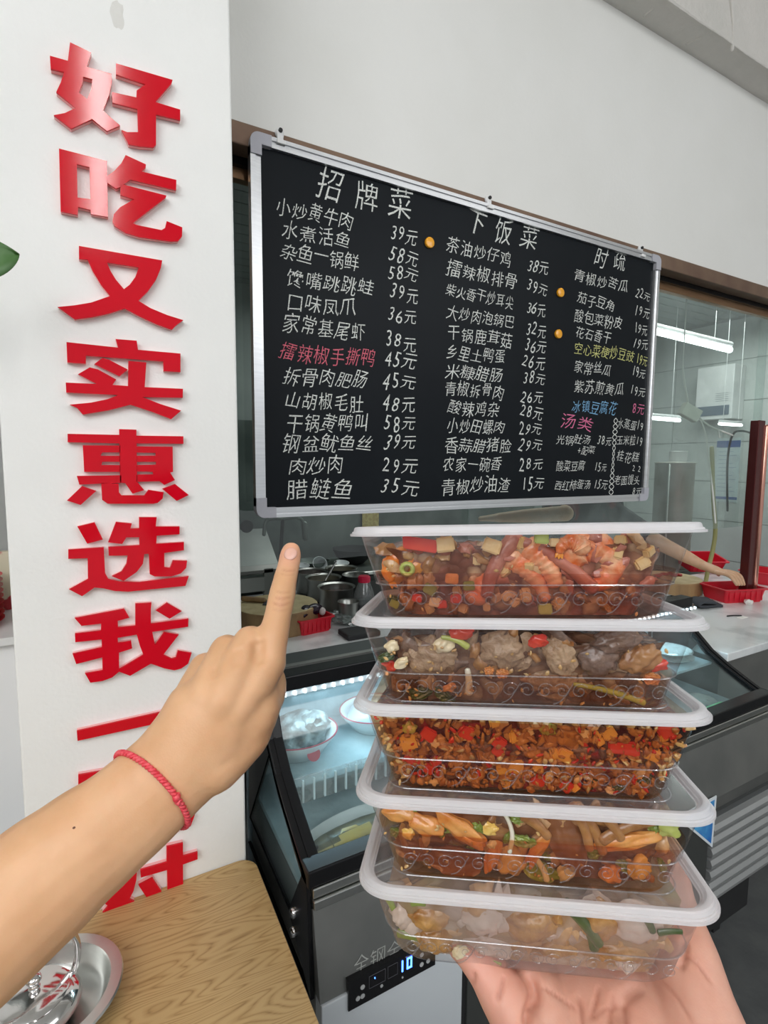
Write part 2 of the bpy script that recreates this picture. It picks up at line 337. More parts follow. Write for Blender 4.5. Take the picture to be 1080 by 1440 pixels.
# ---------------------------------------------------------------- red wall characters
K5 = 5.143
def tr(off, pts): return [(off[0] + x / K5, off[1] + y / K5) for x, y in pts]
GL = {
 'hao': ((60, 50), [[[(198,48),(352,122),(318,225),(498,275),(502,330),(480,430),(437,542),(560,650),(465,690),(358,603),(205,672),(80,575),(160,560),(240,522),(98,408),(130,340),(155,262),(58,240),(52,145),(182,182)],[(295,297),(360,315),(350,390),(322,457),(262,412),(285,350)]],
   [[(530,200),(940,320),(932,345),(815,480),(995,535),(995,612),(820,570),(820,790),(800,808),(700,800),(622,785),(570,682),(612,698),(690,698),(684,530),(505,485),(500,408),(678,447),(680,397),(745,352),(530,280)]]]),
 'chi': ((60, 200), [[[(118,45),(465,135),(473,540),(348,518),(345,488),(256,468),(254,525),(130,500)],[(247,158),(338,180),(345,410),(252,400)]],
   [[(600,92),(747,160),(745,185),(710,210),(967,272),(965,347),(635,270),(585,305),(560,325),(530,335),(470,295),(465,245),(520,205),(570,150)]],
   [[(562,312),(585,306),(895,385),(890,400),(650,585),(680,598),(860,635),(885,620),(897,570),(1010,615),(1008,680),(980,715),(930,718),(700,685),(600,655),(520,605),(505,570),(515,520),(560,470),(662,412),(562,382)]]]),
 'you': ((60, 335), [[[(262,55),(865,160),(855,215),(820,300),(760,385),(693,452),(780,505),(900,555),(1018,592),(965,630),(935,662),(830,625),(700,565),(595,508),(480,545),(360,570),(232,587),(108,497),(230,485),(350,465),(487,418),(420,335),(360,235),(325,155),(262,150)],[(465,175),(695,210),(670,280),(630,335),(588,368),(530,300),(490,235)]]]),
 'shi': ((60, 465), [[[(172,82),(545,122),(527,60),(680,72),(690,138),(997,165),(997,300),(875,292),(872,222),(313,180),(312,238),(178,230)]],
   [[(432,197),(480,210),(615,280),(555,330),(372,242)]],
   [[(340,265),(400,280),(532,352),(505,392),(617,400),(620,218),(750,230),(738,408),(1015,420),(1013,485),(722,480),(850,530),(1002,578),(930,640),(800,590),(635,535),(480,575),(290,607),(250,560),(195,535),(350,520),(470,495),(548,465),(170,447),(167,375),(390,385),(255,315)]]]),
 'hui': ((60, 595), [[[(180,77),(555,85),(555,147),(180,138)]],[[(553,43),(678,47),(684,425),(735,485),(650,510),(598,435),(560,430)]],[[(678,90),(1018,95),(1018,150),(680,147)]],
   [[(290,160),(560,162),(560,212),(430,212),(420,236),(560,236),(560,280),(430,280),(425,303),(562,303),(562,353),(300,353)]],
   [[(680,168),(940,170),(943,352),(922,358),(957,412),(880,447),(845,420),(680,425),(680,372),(800,370),(795,352),(680,350),(680,303),(820,300),(820,280),(680,280),(680,236),(818,235),(815,215),(680,213)]],
   [[(247,382),(568,377),(568,432),(420,438),(265,445)]],[[(423,433),(550,438),(552,500),(570,522),(735,522),(765,482),(875,500),(868,545),(830,578),(800,583),(470,583),(430,555)]],
   [[(285,455),(388,490),(275,592),(175,560)]],[[(957,440),(1057,520),(970,563),(865,475)]]]),
 'xuan': ((60, 715), [[[(375,100),(435,225),(322,255),(250,130)]],[[(185,297),(442,280),(452,470),(475,510),(560,530),(700,532),(1057,490),(1033,560),(620,602),(520,597),(440,578),(375,572),(285,635),(190,585),(327,510),(325,360),(185,365)]],
   [[(530,97),(645,108),(635,145),(697,143),(697,63),(825,63),(818,130),(990,130),(990,187),(825,197),(822,255),(1022,243),(1022,302),(880,322),(880,425),(922,430),(942,375),(1045,378),(1038,430),(1000,470),(930,492),(810,492),(775,475),(768,328),(735,330),(725,400),(680,460),(585,525),(500,490),(570,455),(605,400),(615,340),(478,342),(475,278),(700,265),(698,208),(605,210),(575,257),(473,245)]]]),
 'wo': ((80, 840), [[[(128,150),(487,82),(525,148),(440,170),(443,217),(567,205),(567,45),(685,38),(680,80),(680,190),(952,155),(950,213),(690,250),(710,345),(775,252),(882,270),(770,415),(830,442),(860,435),(875,385),(975,402),(950,480),(900,515),(850,528),(780,515),(680,480),(530,568),(450,538),(400,580),(330,605),(242,618),(203,550),(330,528),(328,435),(140,483),(113,408),(325,362),(323,305),(133,325),(130,262),(318,240),(320,190),(178,207)],[(440,293),(578,270),(600,350),(625,415),(450,520),(450,400),(545,370),(537,315),(442,330)]],
   [[(797,38),(903,100),(815,155),(715,95)]]]),
 'yi': None, 'ding': None,
 'dui': ((80, 1140), [[[(793,262),(912,235),(912,330),(1018,300),(1018,352),(912,390),(915,662),(800,710),(725,733),(705,705),(800,675),(797,430),(607,485),(603,430),(793,375)]],[[(692,487),(757,585),(657,640),(590,540)]],
   [[(230,500),(580,410),(575,500),(555,580),(525,640),(630,690),(530,772),(450,735),(380,800),(290,885),(187,870),(280,800),(370,690),(250,600),(300,560),(410,580),(430,560),(435,540),(235,580)]]]),
}
PXG = {'yi': [[[(108,1028),(268,992),(268,1007),(109,1042)]]],
 'ding': [[[(110,1090),(180,1078),(178,1060),(203,1056),(206,1073),(268,1060),(268,1088),(245,1092),(245,1080),(135,1100),(135,1115),(110,1120)]],
   [[(125,1128),(255,1104),(255,1118),(205,1128),(206,1140),(250,1132),(250,1146),(206,1154),(207,1166),(274,1146),(268,1162),(200,1185),(150,1192),(112,1205),(112,1190),(150,1160),(160,1140),(175,1145),(172,1165),(182,1170),(182,1133),(125,1143)]]]}
order = [('hao', 'topmost red acrylic character on the white pillar'), ('chi', 'second red character down, directly under the topmost one'), ('you', 'third red character, an open triangle over crossed strokes'),
 ('shi', 'fourth red character, a roof stroke over crossed bars'), ('hui', 'fifth red character, broad box with slots over four dots'), ('xuan', 'sixth red character, with a long stroke sweeping under it'),
 ('wo', 'seventh red character, just above the pointing wrist'), ('yi', 'red character that is one single sloping bar'), ('ding', 'red character almost wholly hidden behind the wrist'), ('dui', 'lowest red character, just above the wooden table')]
YF = YP - 0.012
for key, lab in order:
    parts = PXG[key] if GL.get(key) is None else [[tr(GL[key][0], l) for l in part] for part in GL[key][1]]
    c = [0, 0, 0]
    bf = nb(); bk = nb()
    for part in parts:
        L = [[(lambda q: (q.x, q.z))(pY(x, y, YF)) for x, y in l] for l in part]
        prism(bf, L, YF, YF + 0.004)
        prism(bk, L, YF + 0.0042, YP - 0.0003)
    xs = [v.co for v in bf.verts]; cx = sum(v.x for v in xs) / len(xs); cz = sum(v.z for v in xs) / len(xs)
    org = Vector((cx, YP, cz))
    for b_ in (bf, bk):
        for v in b_.verts: v.co -= org
    e = empty('wall_character', org, label=lab, cat='letter', group='red characters down the pillar')
    obj('face', bf, M_red, e); obj('backing', bk, M_pink, e)

# ---------------------------------------------------------------- menu board
YB = 1.33
def bp(px, py): return pY(px, py, YB)
# frame corners from the photograph, on the board's own plane
TL = bp(352, 188); BL = bp(357, 728); TR = bp(923, 360); BR = bp(910, 704)
bx0 = (TL.x + BL.x) / 2; bx1 = (TR.x + BR.x) / 2; bz0 = (BL.z + BR.z) / 2; bz1 = (TL.z + TR.z) / 2
board = empty('menu_board', (bx0, YB, bz0), label='black chalk menu board in a silver frame hung over the serving window', cat='menu board')
def ob(name, bm, m, **k):
    for v in bm.verts: v.co -= Vector((bx0, YB, bz0))
    return obj(name, bm, m, board, **k)
fw = 0.026
ob('writing_surface', box(bx0 + 0.01, bx1 - 0.01, YB, YB + 0.012, bz0 + 0.01, bz1 - 0.01), M_board)
def rail(a, b_, horiz):
    bm = nb()
    if horiz:
        for (d0, d1, y) in ((0, fw * .34, -0.010), (fw * .34, fw * .6, -0.006), (fw * .6, fw, -0.010)):
            s = 1 if b_ > 0 else -1
            z0 = a + s * d0; z1 = a + s * d1
            bx(bm, bx0 + 0.03, bx1 - 0.03, YB + y, YB + 0.014, min(z0, z1), max(z0, z1))
    else:
        for (d0, d1, y) in ((0, fw * .5, -0.011), (fw * .5, fw, -0.008)):
            s = 1 if b_ > 0 else -1
            x0 = a + s * d0; x1 = a + s * d1
            bx(bm, min(x0, x1), max(x0, x1), YB + y, YB + 0.014, bz0 + 0.03, bz1 - 0.03)
    return bm
ob('frame_rail', rail(bz1, -1, True), M_alu); ob('frame_rail', rail(bz0, 1, True), M_alu)
ob('frame_rail', rail(bx0, 1, False), M_alu); ob('frame_rail', rail(bx1, -1, False), M_alu)
for cx, cz, sx, sz in ((bx0, bz1, 1, -1), (bx0, bz0, 1, 1), (bx1, bz1, -1, -1), (bx1, bz0, -1, 1)):
    P = []; r = 0.022
    for i in range(7):
        a = PI / 2 * i / 6; P.append((cx + sx * (r - r * math.cos(a)), cz + sz * (r - r * math.sin(a))))
    Lq = 0.052
    loop = [(cx, cz + sz * Lq)] + P + [(cx + sx * Lq, cz)] + [(cx + sx * Lq, cz + sz * fw * 1.05), (cx + sx * fw * 1.05, cz + sz * fw * 1.05), (cx + sx * fw * 1.05, cz + sz * Lq)]
    ob('corner_cap', prism(nb(), [loop], YB - 0.014, YB + 0.015), M_greyp, bevel=0.002)

# chalk lettering
M_chalk = {}
def chalkmat(nm, c):
    m = mat(nm, c, 0.95); nt = m.node_tree; N = nt.nodes; L = nt.links; b = N['Principled BSDF']
    tc = N.new('ShaderNodeTexCoord'); n = N.new('ShaderNodeTexNoise'); n.inputs['Scale'].default_value = 320; n.inputs['Detail'].default_value = 3; L.new(tc.outputs['Object'], n.inputs['Vector'])
    r = N.new('ShaderNodeValToRGB'); r.color_ramp.elements[0].position = 0.32; r.color_ramp.elements[1].position = 0.5
    r.color_ramp.elements[0].color = (c[0] * .35 + .01, c[1] * .35 + .01, c[2] * .35 + .01, 1); r.color_ramp.elements[1].color = (*c, 1)
    L.new(n.outputs['Fac'], r.inputs[0]); L.new(r.outputs[0], b.inputs['Base Color']); return m
CH = {'w': chalkmat('chalk_white', (0.78, 0.80, 0.76)), 'r': chalkmat('chalk_red', (0.75, 0.16, 0.22)), 'y': chalkmat('chalk_yellow', (0.72, 0.72, 0.28)), 'b': chalkmat('chalk_blue', (0.25, 0.52, 0.80)), 'p': chalkmat('chalk_pink', (0.85, 0.22, 0.40))}
LINES = [
 ('招牌菜', 438, 253, 586, 293, 44, 'w', 1), ('小炒黄牛肉', 387, 290, 497, 311, 25, 'w'), ('39元', 549, 325, 588, 336, 25, 'w'), ('水煮活鱼', 395, 321, 494, 341, 25, 'w'), ('58元', 547, 354, 590, 364, 25, 'w'),
 ('杂鱼一锅鲜', 395, 352, 505, 369, 26, 'w'), ('58元', 545, 380, 589, 389, 25, 'w'), ('馋嘴跳跳蛙', 402, 389, 526, 406, 26, 'w'), ('39元', 548, 407, 590, 416, 25, 'w'), ('口味凤爪', 402, 422, 501, 434, 25, 'w'), ('36元', 545, 440, 587, 448, 25, 'w'),
 ('家常基尾虾', 397, 453, 515, 469, 26, 'w'), ('38元', 541, 474, 587, 483, 26, 'w'), ('擂辣椒手撕鸭', 393, 495, 528, 503, 27, 'r'), ('45元', 540, 502, 587, 509, 26, 'w'), ('拆骨肉肥肠', 398, 530, 518, 534, 26, 'w'), ('45元', 537, 533, 586, 539, 26, 'w'),
 ('山胡椒毛肚', 400, 563, 512, 567, 25, 'w'), ('48元', 537, 566, 586, 569, 26, 'w'), ('干锅黄鸭叫', 402, 594, 519, 595, 26, 'w'), ('58元', 539, 594, 586, 596, 25, 'w'), ('钢盆鱿鱼丝', 396, 625, 525, 621, 26, 'w'), ('39元', 540, 621, 586, 621, 25, 'w'),
 ('肉炒肉', 405, 658, 484, 654, 26, 'w'), ('29元', 536, 653, 589, 653, 25, 'w'), ('腊鲢鱼', 401, 689, 498, 685, 29, 'w'), ('35元', 534, 684, 591, 683, 27, 'w'),
 ('下饭菜', 650, 308, 762, 340, 33, 'w', 1), ('茶油炒仔鸡', 627, 343, 720, 366, 22, 'w'), ('38元', 742, 372, 772, 378, 22, 'w'), ('擂辣椒排骨', 628, 375, 728, 397, 23, 'w'), ('39元', 741, 400, 771, 406, 22, 'w'), ('柴火香干炒耳尖', 627, 406, 723, 425, 20, 'w'), ('36元', 741, 430, 768, 436, 21, 'w'),
 ('大炒肉泡锅巴', 628, 440, 724, 454, 20, 'w'), ('32元', 740, 460, 769, 466, 21, 'w'), ('干锅鹿茸菇', 628, 466, 721, 479, 22, 'w'), ('36元', 738, 485, 769, 489, 21, 'w'), ('乡里土鸭蛋', 627, 496, 711, 501, 21, 'w'), ('26元', 734, 507, 768, 511, 21, 'w'), ('米糠腊肠', 626, 521, 708, 527, 22, 'w'), ('38元', 735, 529, 768, 533, 21, 'w'),
 ('青椒拆骨肉', 625, 546, 709, 551, 21, 'w'), ('26元', 732, 556, 765, 560, 21, 'w'), ('酸辣鸡杂', 630, 573, 703, 576, 21, 'w'), ('28元', 731, 578, 765, 581, 21, 'w'), ('小炒田螺肉', 628, 598, 710, 600, 20, 'w'), ('29元', 729, 601, 763, 603, 21, 'w'), ('香蒜腊猪脸', 625, 625, 720, 626, 23, 'w'), ('29元', 729, 625, 764, 626, 21, 'w'),
 ('农家一碗香', 622, 655, 706, 653, 22, 'w'), ('28元', 729, 652, 765, 654, 21, 'w'), ('青椒炒油渣', 620, 686, 718, 681, 24, 'w'), ('15元', 733, 680, 766, 679, 22, 'w'),
 ('时疏', 832, 359, 884, 371, 27, 'w', 1), ('青椒炒苦瓜', 807, 385, 884, 405, 18, 'w'), ('22元', 894, 411, 915, 416, 16, 'w'), ('茄子豆角', 812, 417, 865, 431, 18, 'w'), ('19元', 892, 436, 915, 439, 17, 'w'), ('酸包菜粉皮', 807, 442, 876, 456, 19, 'w'), ('19元', 892, 461, 911, 464, 17, 'w'),
 ('花石香干', 809, 467, 860, 476, 18, 'w'), ('19元', 890, 483, 912, 486, 17, 'w'), ('空心菜梗炒豆豉', 807, 490, 892, 501, 18, 'y'), ('19元', 895, 503, 911, 508, 17, 'y'), ('家常丝瓜', 807, 515, 860, 520, 18, 'w'), ('19元', 889, 522, 908, 525, 17, 'w'),
 ('紫苏煎黄瓜', 807, 543, 878, 548, 19, 'w'), ('19元', 886, 548, 908, 552, 17, 'w'), ('冰镇豆腐花', 804, 570, 868, 574, 19, 'b'), ('8元', 889, 572, 907, 575, 17, 'p'), ('汤类', 787, 591, 835, 596, 23, 'p', 1),
 ('光锅肚汤', 782, 619, 831, 617, 14, 'w'), ('38元', 840, 618, 861, 619, 14, 'w'), ('+配菜', 812, 633, 837, 632, 13, 'w'), ('酸菜豆腐', 782, 656, 823, 655, 15, 'w'), ('15元', 836, 656, 854, 656, 14, 'w'), ('西红柿蛋汤', 780, 682, 831, 681, 15, 'w'), ('15元', 835, 681, 855, 682, 15, 'w'),
 ('水蒸蛋19', 868, 596, 905, 599, 15, 'w'), ('玉米粒19', 867, 618, 904, 621, 14, 'w'), ('桂花糕', 867, 642, 899, 643, 15, 'w'), ('22', 887, 659, 903, 659, 11, 'w'), ('老面馒头', 864, 675, 900, 674, 14, 'w'), ('8元', 889, 690, 903, 691, 12, 'w')]
chars = sorted(set(''.join(l[0] for l in LINES)) | set('金钢全10'))
tmp = {}
for ch in chars:
    c = bpy.data.curves.new('glyph', 'FONT'); c.body = ch; c.size = 1; c.resolution_u = 2; c.offset = -0.006
    o = bpy.data.objects.new('glyph', c); COL.objects.link(o); tmp[ch] = o
bpy.context.view_layer.update(); dg = bpy.context.evaluated_depsgraph_get()
GLY = {}
for ch, o in tmp.items():
    me = o.evaluated_get(dg).to_mesh(); vs = [(v.co.x, v.co.y) for v in me.vertices]; fs = [tuple(p.vertices) for p in me.polygons]; o.evaluated_get(dg).to_mesh_clear()
    GLY[ch] = (vs, fs)
for o in tmp.values():
    c = o.data; bpy.data.objects.remove(o); bpy.data.curves.remove(c)
rnd = random.Random(3)
def adv(ch): return 1.0 if ord(ch) > 255 else 0.55
def write(s, xl, yl, xr, yr, size, y, jit=1.0, bold=0, head=False):
    bm = nb(); A = pY(xl, yl, y); B = pY(xr, yr, y); tot = sum(adv(c) for c in s); acc = 0
    mid = pY((xl + xr) / 2, (yl + yr) / 2, y); up = pY((xl + xr) / 2, (yl + yr) / 2 - size, y); hz = (up - mid).length
    W = (B - A).length; ux = (B - A) / tot
    for c in s:
        a = adv(c); ctr = A + ux * (acc + a / 2); acc += a
        vs, fs = GLY[c]; big = ord(c) > 255
        xs = [v[0] for v in vs]; ys = [v[1] for v in vs]; cx = (0.5 if big else (min(xs) + max(xs)) / 2); cy = (0.38 if big else 0.36)
        sx = W / tot * (0.98 if big else 1.15) * rnd.uniform(.92, 1.06); sy = hz * (1.06 if big else 1.18) * (1 + jit * rnd.uniform(-.12, .12))
        if not big: sx = min(sx, hz * 0.95)
        if head: sx *= .74; sy *= 1.08
        elif c == '元' and jit > .5: sy *= .9; sx *= .95
        rot = jit * R(rnd.uniform(-9, 5)); sh = 0.16 + jit * rnd.uniform(-.08, .12); dz = jit * rnd.uniform(-.10, .10) * hz - (.05 * hz if c == '元' and jit > .5 else 0)
        nv = []
        for (x, yy) in vs:
            x -= cx; yy -= cy; x += 0.055 * jit * noise.noise(Vector((x * 2.3, yy * 2.3, ord(c)))); yy += 0.055 * jit * noise.noise(Vector((x * 2.3 + 9, yy * 2.3, ord(c))))
            X = x * sx + sh * yy * sy; Z = yy * sy
            nv.append(bm.verts.new((ctr.x + X * math.cos(rot) - Z * math.sin(rot), y, ctr.z + dz + X * math.sin(rot) + Z * math.cos(rot))))
        for f in fs:
            try: bm.faces.new([nv[i] for i in f])
            except ValueError: pass
    return bm
cname = {'r': 'red chalk line', 'y': 'yellow chalk', 'b': 'pale blue chalk line', 'p': 'pink chalk'}
for l in LINES:
    bm = write(*l[:6], YB - 0.0006, jit=1.0, head=len(l) > 7 and '汤' not in l[0])
    nm = 'chalk_heading' if len(l) > 7 else ('chalk_price' if l[0][-1] == '元' or l[0] == '22' else 'chalk_dish_name')
    ob(nm, bm, CH[l[6]], label=cname.get(l[6]))
# twisted chalk divider
bm = nb()
for ph in (0, PI):
    pts = []
    for i in range(90):
        t = i / 89; x = 866 + (859 - 866) * t + 3.2 * math.sin(t * 2 * PI * 7 + ph) * (0.7 + 0.3 * math.sin(9 * t)); y_ = 588 + 108 * t
        p = bp(x, y_); p.y = YB - 0.0004; pts.append(p)
    tube(bm, pts, [(0.0016, 0.0003)] * len(pts), 6, ref=(0, 1, 0))
ob('chalk_twist', bm, CH['w'])
# magnets
M_mag = mat('amber_plastic', (0.95, 0.42, 0.02), 0.25, coat=0.5)
for (a, b_, lab) in ((603, 342, 'round orange magnet on the board between the first two price columns'), (787, 412, 'upper orange magnet left of the board\'s third column'), (784, 470, 'lower orange magnet left of the board\'s third column')):
    p = bp(a, b_); bm = lathe(nb(), [(0, 0), (0.0145, 0), (0.0155, 0.003), (0.0145, 0.0075), (0.010, 0.0088), (0, 0.009)], 24, Matrix.Rotation(R(90), 4, 'X'))
    bmesh.ops.remove_doubles(bm, verts=bm.verts[:], dist=1e-5)
    tag(obj('magnet', bm, M_mag, smooth=True, loc=p), lab, 'magnet', 'orange magnets').location = (p.x, YB - 0.0002, p.z)
# hooks
for (a, b_, lab) in ((394, 186, 'white screw clip at the left end of the menu board top'), (688, 280, 'white screw clip over the middle of the menu board top'), (902, 350, 'white screw clip at the right end of the menu board top')):
    p = pY(a, b_, YB - .004)
    e = empty('board_clip', p, label=lab, cat='clip', group='clips holding the menu board')
    bm = nb(); ico(bm, (0.012, 0.008, 0.013), 2, Matrix.Translation((0, 0.006, 0.0))); bx(bm, -0.008, 0.008, -0.002, 0.006, -0.030, 0.0); bx(bm, -0.011, 0.011, -0.012, 0.004, -0.032, -0.022)
    obj('strap', bm, M_white, e, bevel=0.0015)
    obj('screw', lathe(nb(), [(0.0, -0.002), (0.005, -0.002), (0.005, 0.003), (0, 0.003)], 12, Matrix.Translation((0, -0.003, 0.003)) @ Matrix.Rotation(R(90), 4, 'X')), M_blackm, e)

# ---------------------------------------------------------------- wooden table
TZ = 0.80
c1 = pZ(350, 1238, TZ); rx = pZ(410, 1341, TZ).x
tx1 = rx; ty1 = YP - 0.002; tx0 = -0.9; ty0 = 0.2; rr_ = 0.035
loop = [(tx0, ty0), (tx1, ty0)]
for i in range(9):
    a = PI / 2 * i / 8; loop.append((tx1 - rr_ + rr_ * math.cos(a), ty1 - rr_ + rr_ * math.sin(a)))
loop += [(tx0, ty1)]
tb = empty('dining_table', (0, 0, 0), label='oak grained dining table with a rounded corner against the white pillar', cat='table')
bm = prism(nb(), [loop], -TZ, -TZ + 0.03)
for v in bm.verts: v.co = Vector((v.co.x, v.co.z, -v.co.y))
bmesh.ops.recalc_face_normals(bm, faces=bm.faces[:])
obj('tabletop', bm, M_oak, tb, bevel=0.003)
for (a, b_) in ((tx0 + .06, ty0 + .06), (tx1 - .06, ty0 + .06), (tx1 - .06, ty1 - .08), (tx0 + .06, ty1 - .08)):
    obj('leg', box(a - .02, a + .02, b_ - .02, b_ + .02, 0, TZ - 0.03), M_blackm, tb)

# steel tray with teapot
tc_ = Vector((-0.100, 0.885, TZ))
tr_o = empty('steel_basin', tc_, label='round stainless steel basin with wide rim on the wooden table', cat='basin')
obj('bowl', lathe(nb(), [(0, 0.001), (0.066, 0.001), (0.078, 0.010), (0.084, 0.030), (0.086, 0.034), (0.102, 0.035), (0.104, 0.032), (0.101, 0.031), (0.088, 0.030), (0.082, 0.010), (0.068, -0.001 + 0.0005), (0, 0.0002)], 48), M_steel, tr_o, smooth=True)
tp = empty('teapot', tc_ + Vector((-0.016, -0.004, 0.003)), label='small polished steel teapot with arched handle standing in the basin', cat='teapot')
obj('body', lathe(nb(), [(0, 0), (0.04, 0), (0.056, 0.012), (0.062, 0.028), (0.058, 0.044), (0.046, 0.054), (0.043, 0.056)], 40), M_chrome, tp, smooth=True)
obj('lid', lathe(nb(), [(0.045, 0.055), (0.046, 0.058), (0.043, 0.061), (0.030, 0.066), (0.014, 0.071), (0.006, 0.073), (0.0, 0.0735)], 40), M_chrome, tp, smooth=True)
obj('knob', lathe(nb(), [(0.0, 0.070), (0.008, 0.073), (0.0055, 0.077), (0.007, 0.082), (0.0105, 0.089), (0.009, 0.096), (0.004, 0.100), (0, 0.101)], 20), M_chrome, tp, smooth=True)
pts = smoothpts([(0.054, 0.0, 0.026), (0.062, 0.0, 0.050), (0.062, 0, 0.080), (0.050, 0, 0.104), (0.02, 0, 0.118), (-0.02, 0, 0.118), (-0.050, 0, 0.104), (-0.062, 0, 0.080), (-0.062, 0, 0.050), (-0.054, 0, 0.026)], 5)
obj('handle', tube(nb(), pts, [(0.0052, 0.0058)] * len(pts), 14, ref=(0, 1, 0)), M_chrome, tp, smooth=True)
pts = smoothpts([(-0.02, -0.048, 0.022), (-0.035, -0.072, 0.030), (-0.042, -0.085, 0.052)], 4)
obj('spout', tube(nb(), pts, [0.012 - 0.007 * i / len(pts) for i in range(len(pts))], 12), M_chrome, tp, smooth=True)
for ch in tp.children:
    if ch.name.split('.')[0] in ('body', 'lid', 'knob', 'spout'): ch.scale = (1, 1, .74)
tp.rotation_euler = (0, 0, R(28))

# ---------------------------------------------------------------- leaf and things beyond the pillar
M_leaf = mat('leaf_green', (0.03, 0.09, 0.02), 0.5, col2=(0.06, 0.15, 0.035), nscale=14)
pt = pY(28, 359, YP - 0.12); pb_ = pY(-30, 385, YP - 0.12)
lf = empty('hanging_plant', pb_ + Vector((-0.1, 0, 0)), label='green pointed leaf of a hanging plant poking in at the left', cat='plant')
bm = nb(); ax = (pt - pb_); n_ = 12; rowv = []
for i in range(n_ + 1):
    t = i / n_; wd = 0.030 * math.sin(PI * (0.12 + 0.88 * t)) ** 0.8 * (1 - 0.2 * t); c = pb_ + ax * t + Vector((0, -0.004 * math.sin(PI * t), 0.010 * math.sin(PI * t)))
    up = Vector((-ax.z, 0.3 * ax.length, ax.x)).normalized()
    rowv.append([bm.verts.new(c + up * wd * s + Vector((0, -0.007 * abs(s), 0)) - lf.location) for s in (-1, -0.5, 0, 0.5, 1)])
for a, b_ in zip(rowv, rowv[1:]):
    for j in range(4): bm.faces.new((a[j], a[j + 1], b_[j + 1], b_[j]))
l1 = obj('leaf', bm, M_leaf, lf, smooth=True); s_ = l1.modifiers.new('s', 'SOLIDIFY'); s_.thickness = 0.0008
obj('stem', tube(nb(), smoothpts([pb_ - lf.location, Vector((-0.03, 0.01, 0.01)), Vector((-0.08, 0.06, 0.25)), Vector((-0.1, 0.08, 0.8))], 5), 0.0022, 8), M_leaf, lf, smooth=True)
# shelf with a stack of red trays, left of the pillar
shp = pY(2, 815, 1.45)
sh = empty('side_cabinet', (shp.x - 0.30, 1.45, 0), label='white cabinet glimpsed left of the pillar edge', cat='cabinet')
cw = [(0.0, 0.60)]
ztop = pY(4, 905, 1.45).z
obj('carcass', box(0, 0.32, 0, 0.35, 0, ztop), M_white, sh, bevel=0.004)
obj('worktop', box(-0.01, 0.335, -0.02, 0.36, ztop, ztop + 0.018), mat('cabinet_white_top', (0.72, 0.72, 0.71), 0.4), sh)
st = Vector((shp.x - 0.16, 1.56, ztop + 0.018))
z = 0
for k in range(9):
    b = nb(); s = 0.11
    lathe(b, [(0, 0.0), (0.09, 0.0), (0.105, 0.012), (0.112, 0.013), (0.106, 0.0095), (0.09, -0.002), (0, -0.002)], 24)
    o = tag(obj('red_tray', b, M_redp, smooth=True), 'red plastic tray in the stack left of the pillar', 'tray', 'stacked red trays'); o.location = st + Vector((0.035, 0, 0.003 + 0.0135 * k))
bm = box(-0.09, 0.12, 0, 0.02, 0, 0.16)
o = tag(obj('snack_box', bm, mat('printed_card', (0.75, 0.68, 0.5), 0.5, col2=(0.5, 0.04, 0.05), nscale=14, contrast=(0.5, 0.55)), bevel=0.002), 'cream and red printed box left of the pillar edge', 'box')
o.location = (shp.x - 0.12, 1.70, ztop + 0.018)

# ---------------------------------------------------------------- refrigerated display case
FX0, FX1 = 0.305, 1.925
FYB = 1.31
prof = [(0.850, 0.888), (0.905, 0.912), (0.974, 0.944), (1.04, 0.982), (1.095, 1.030), (1.128, 1.088), (1.140, 1.150)]
fr = empty('display_fridge', (FX0, 0.850, 0), label='stainless and black refrigerated display case with sloping glass below the menu board', cat='display case')
def of(name, bm, m, par=None, **k):
    for v in bm.verts: v.co -= Vector((FX0, 0.850, 0))
    return obj(name, bm, m, par or fr, **k)
# sloping glass with black rails along it
def strip(x0, x1, pr, th):
    bm = nb(); rows = []
    for (y, z) in pr: rows.append([bm.verts.new((x, y + dy, z + dz)) for x, dy, dz in ((x0, 0, 0), (x1, 0, 0), (x1, th * .5, -th), (x0, th * .5, -th))])
    for a, b_ in zip(rows, rows[1:]):
        for i in range(4): bm.faces.new((a[i], a[(i + 1) % 4], b_[(i + 1) % 4], b_[i]))
    bm.faces.new(rows[0]); bm.faces.new(rows[-1][::-1]); bmesh.ops.recalc_face_normals(bm, faces=bm.faces[:]); return bm
of('front_glass', strip(FX0 + .03, FX1 - .03, [(y, z - .004) for y, z in prof], 0.004), M_glasscase)
for x in (FX0, FX1 - 0.034):
    of('side_rail', strip(x, x + 0.036, [(y - .002, z + .004) for y, z in prof], 0.018), M_black, bevel=0.003)
    of('rail_ridge', strip(x + 0.014, x + 0.019, [(y - .003, z + .007) for y, z in prof], 0.006), M_black)
of('bottom_rail', box(FX0, FX1, 0.838, 0.878, 0.872, 0.906), M_black, bevel=0.003)
of('top_rail', box(FX0, FX1, 1.122, 1.170, 1.122, 1.158), M_black, bevel=0.003)
of('top_panel', box(FX0, FX1, 1.170, FYB, 1.130, 1.141), mat('dark_grey_metal', (0.075, 0.085, 0.085), 0.35, 0.5), bevel=0.003)
of('top_lip', box(FX0, FX1, 1.205, 1.222, 1.141, 1.147), M_steelm)
of('rear_panel', box(FX0, FX1, FYB - .02, FYB, 0.5, 1.130), M_ice)
of('liner_floor', box(FX0 + 0.01, FX1 - .01, 0.875, FYB - .02, 0.815, 0.83), M_ice)
of('shelf', box(FX0 + 0.02, FX1 - .02, 1.03, FYB - .02, 0.937, 0.945), M_ice)
bm = nb()
for i in range(30):
    x = FX0 + 0.03 + i * 0.0255; bx(bm, x, x + 0.004, 1.021, 1.026, 0.912, 0.962)
of('ledge_ribs', bm, mat('ledge_rib_white', (0.8, 0.9, 0.95), 0.3))
of('ledge', box(FX0 + 0.025, FX1 - .5, 1.026, 1.030, 0.908, 0.968), M_film)
of('led_housing', box(FX0 + 0.03, FX1 - .03, 1.132, 1.158, 1.106, 1.122), M_whitep)
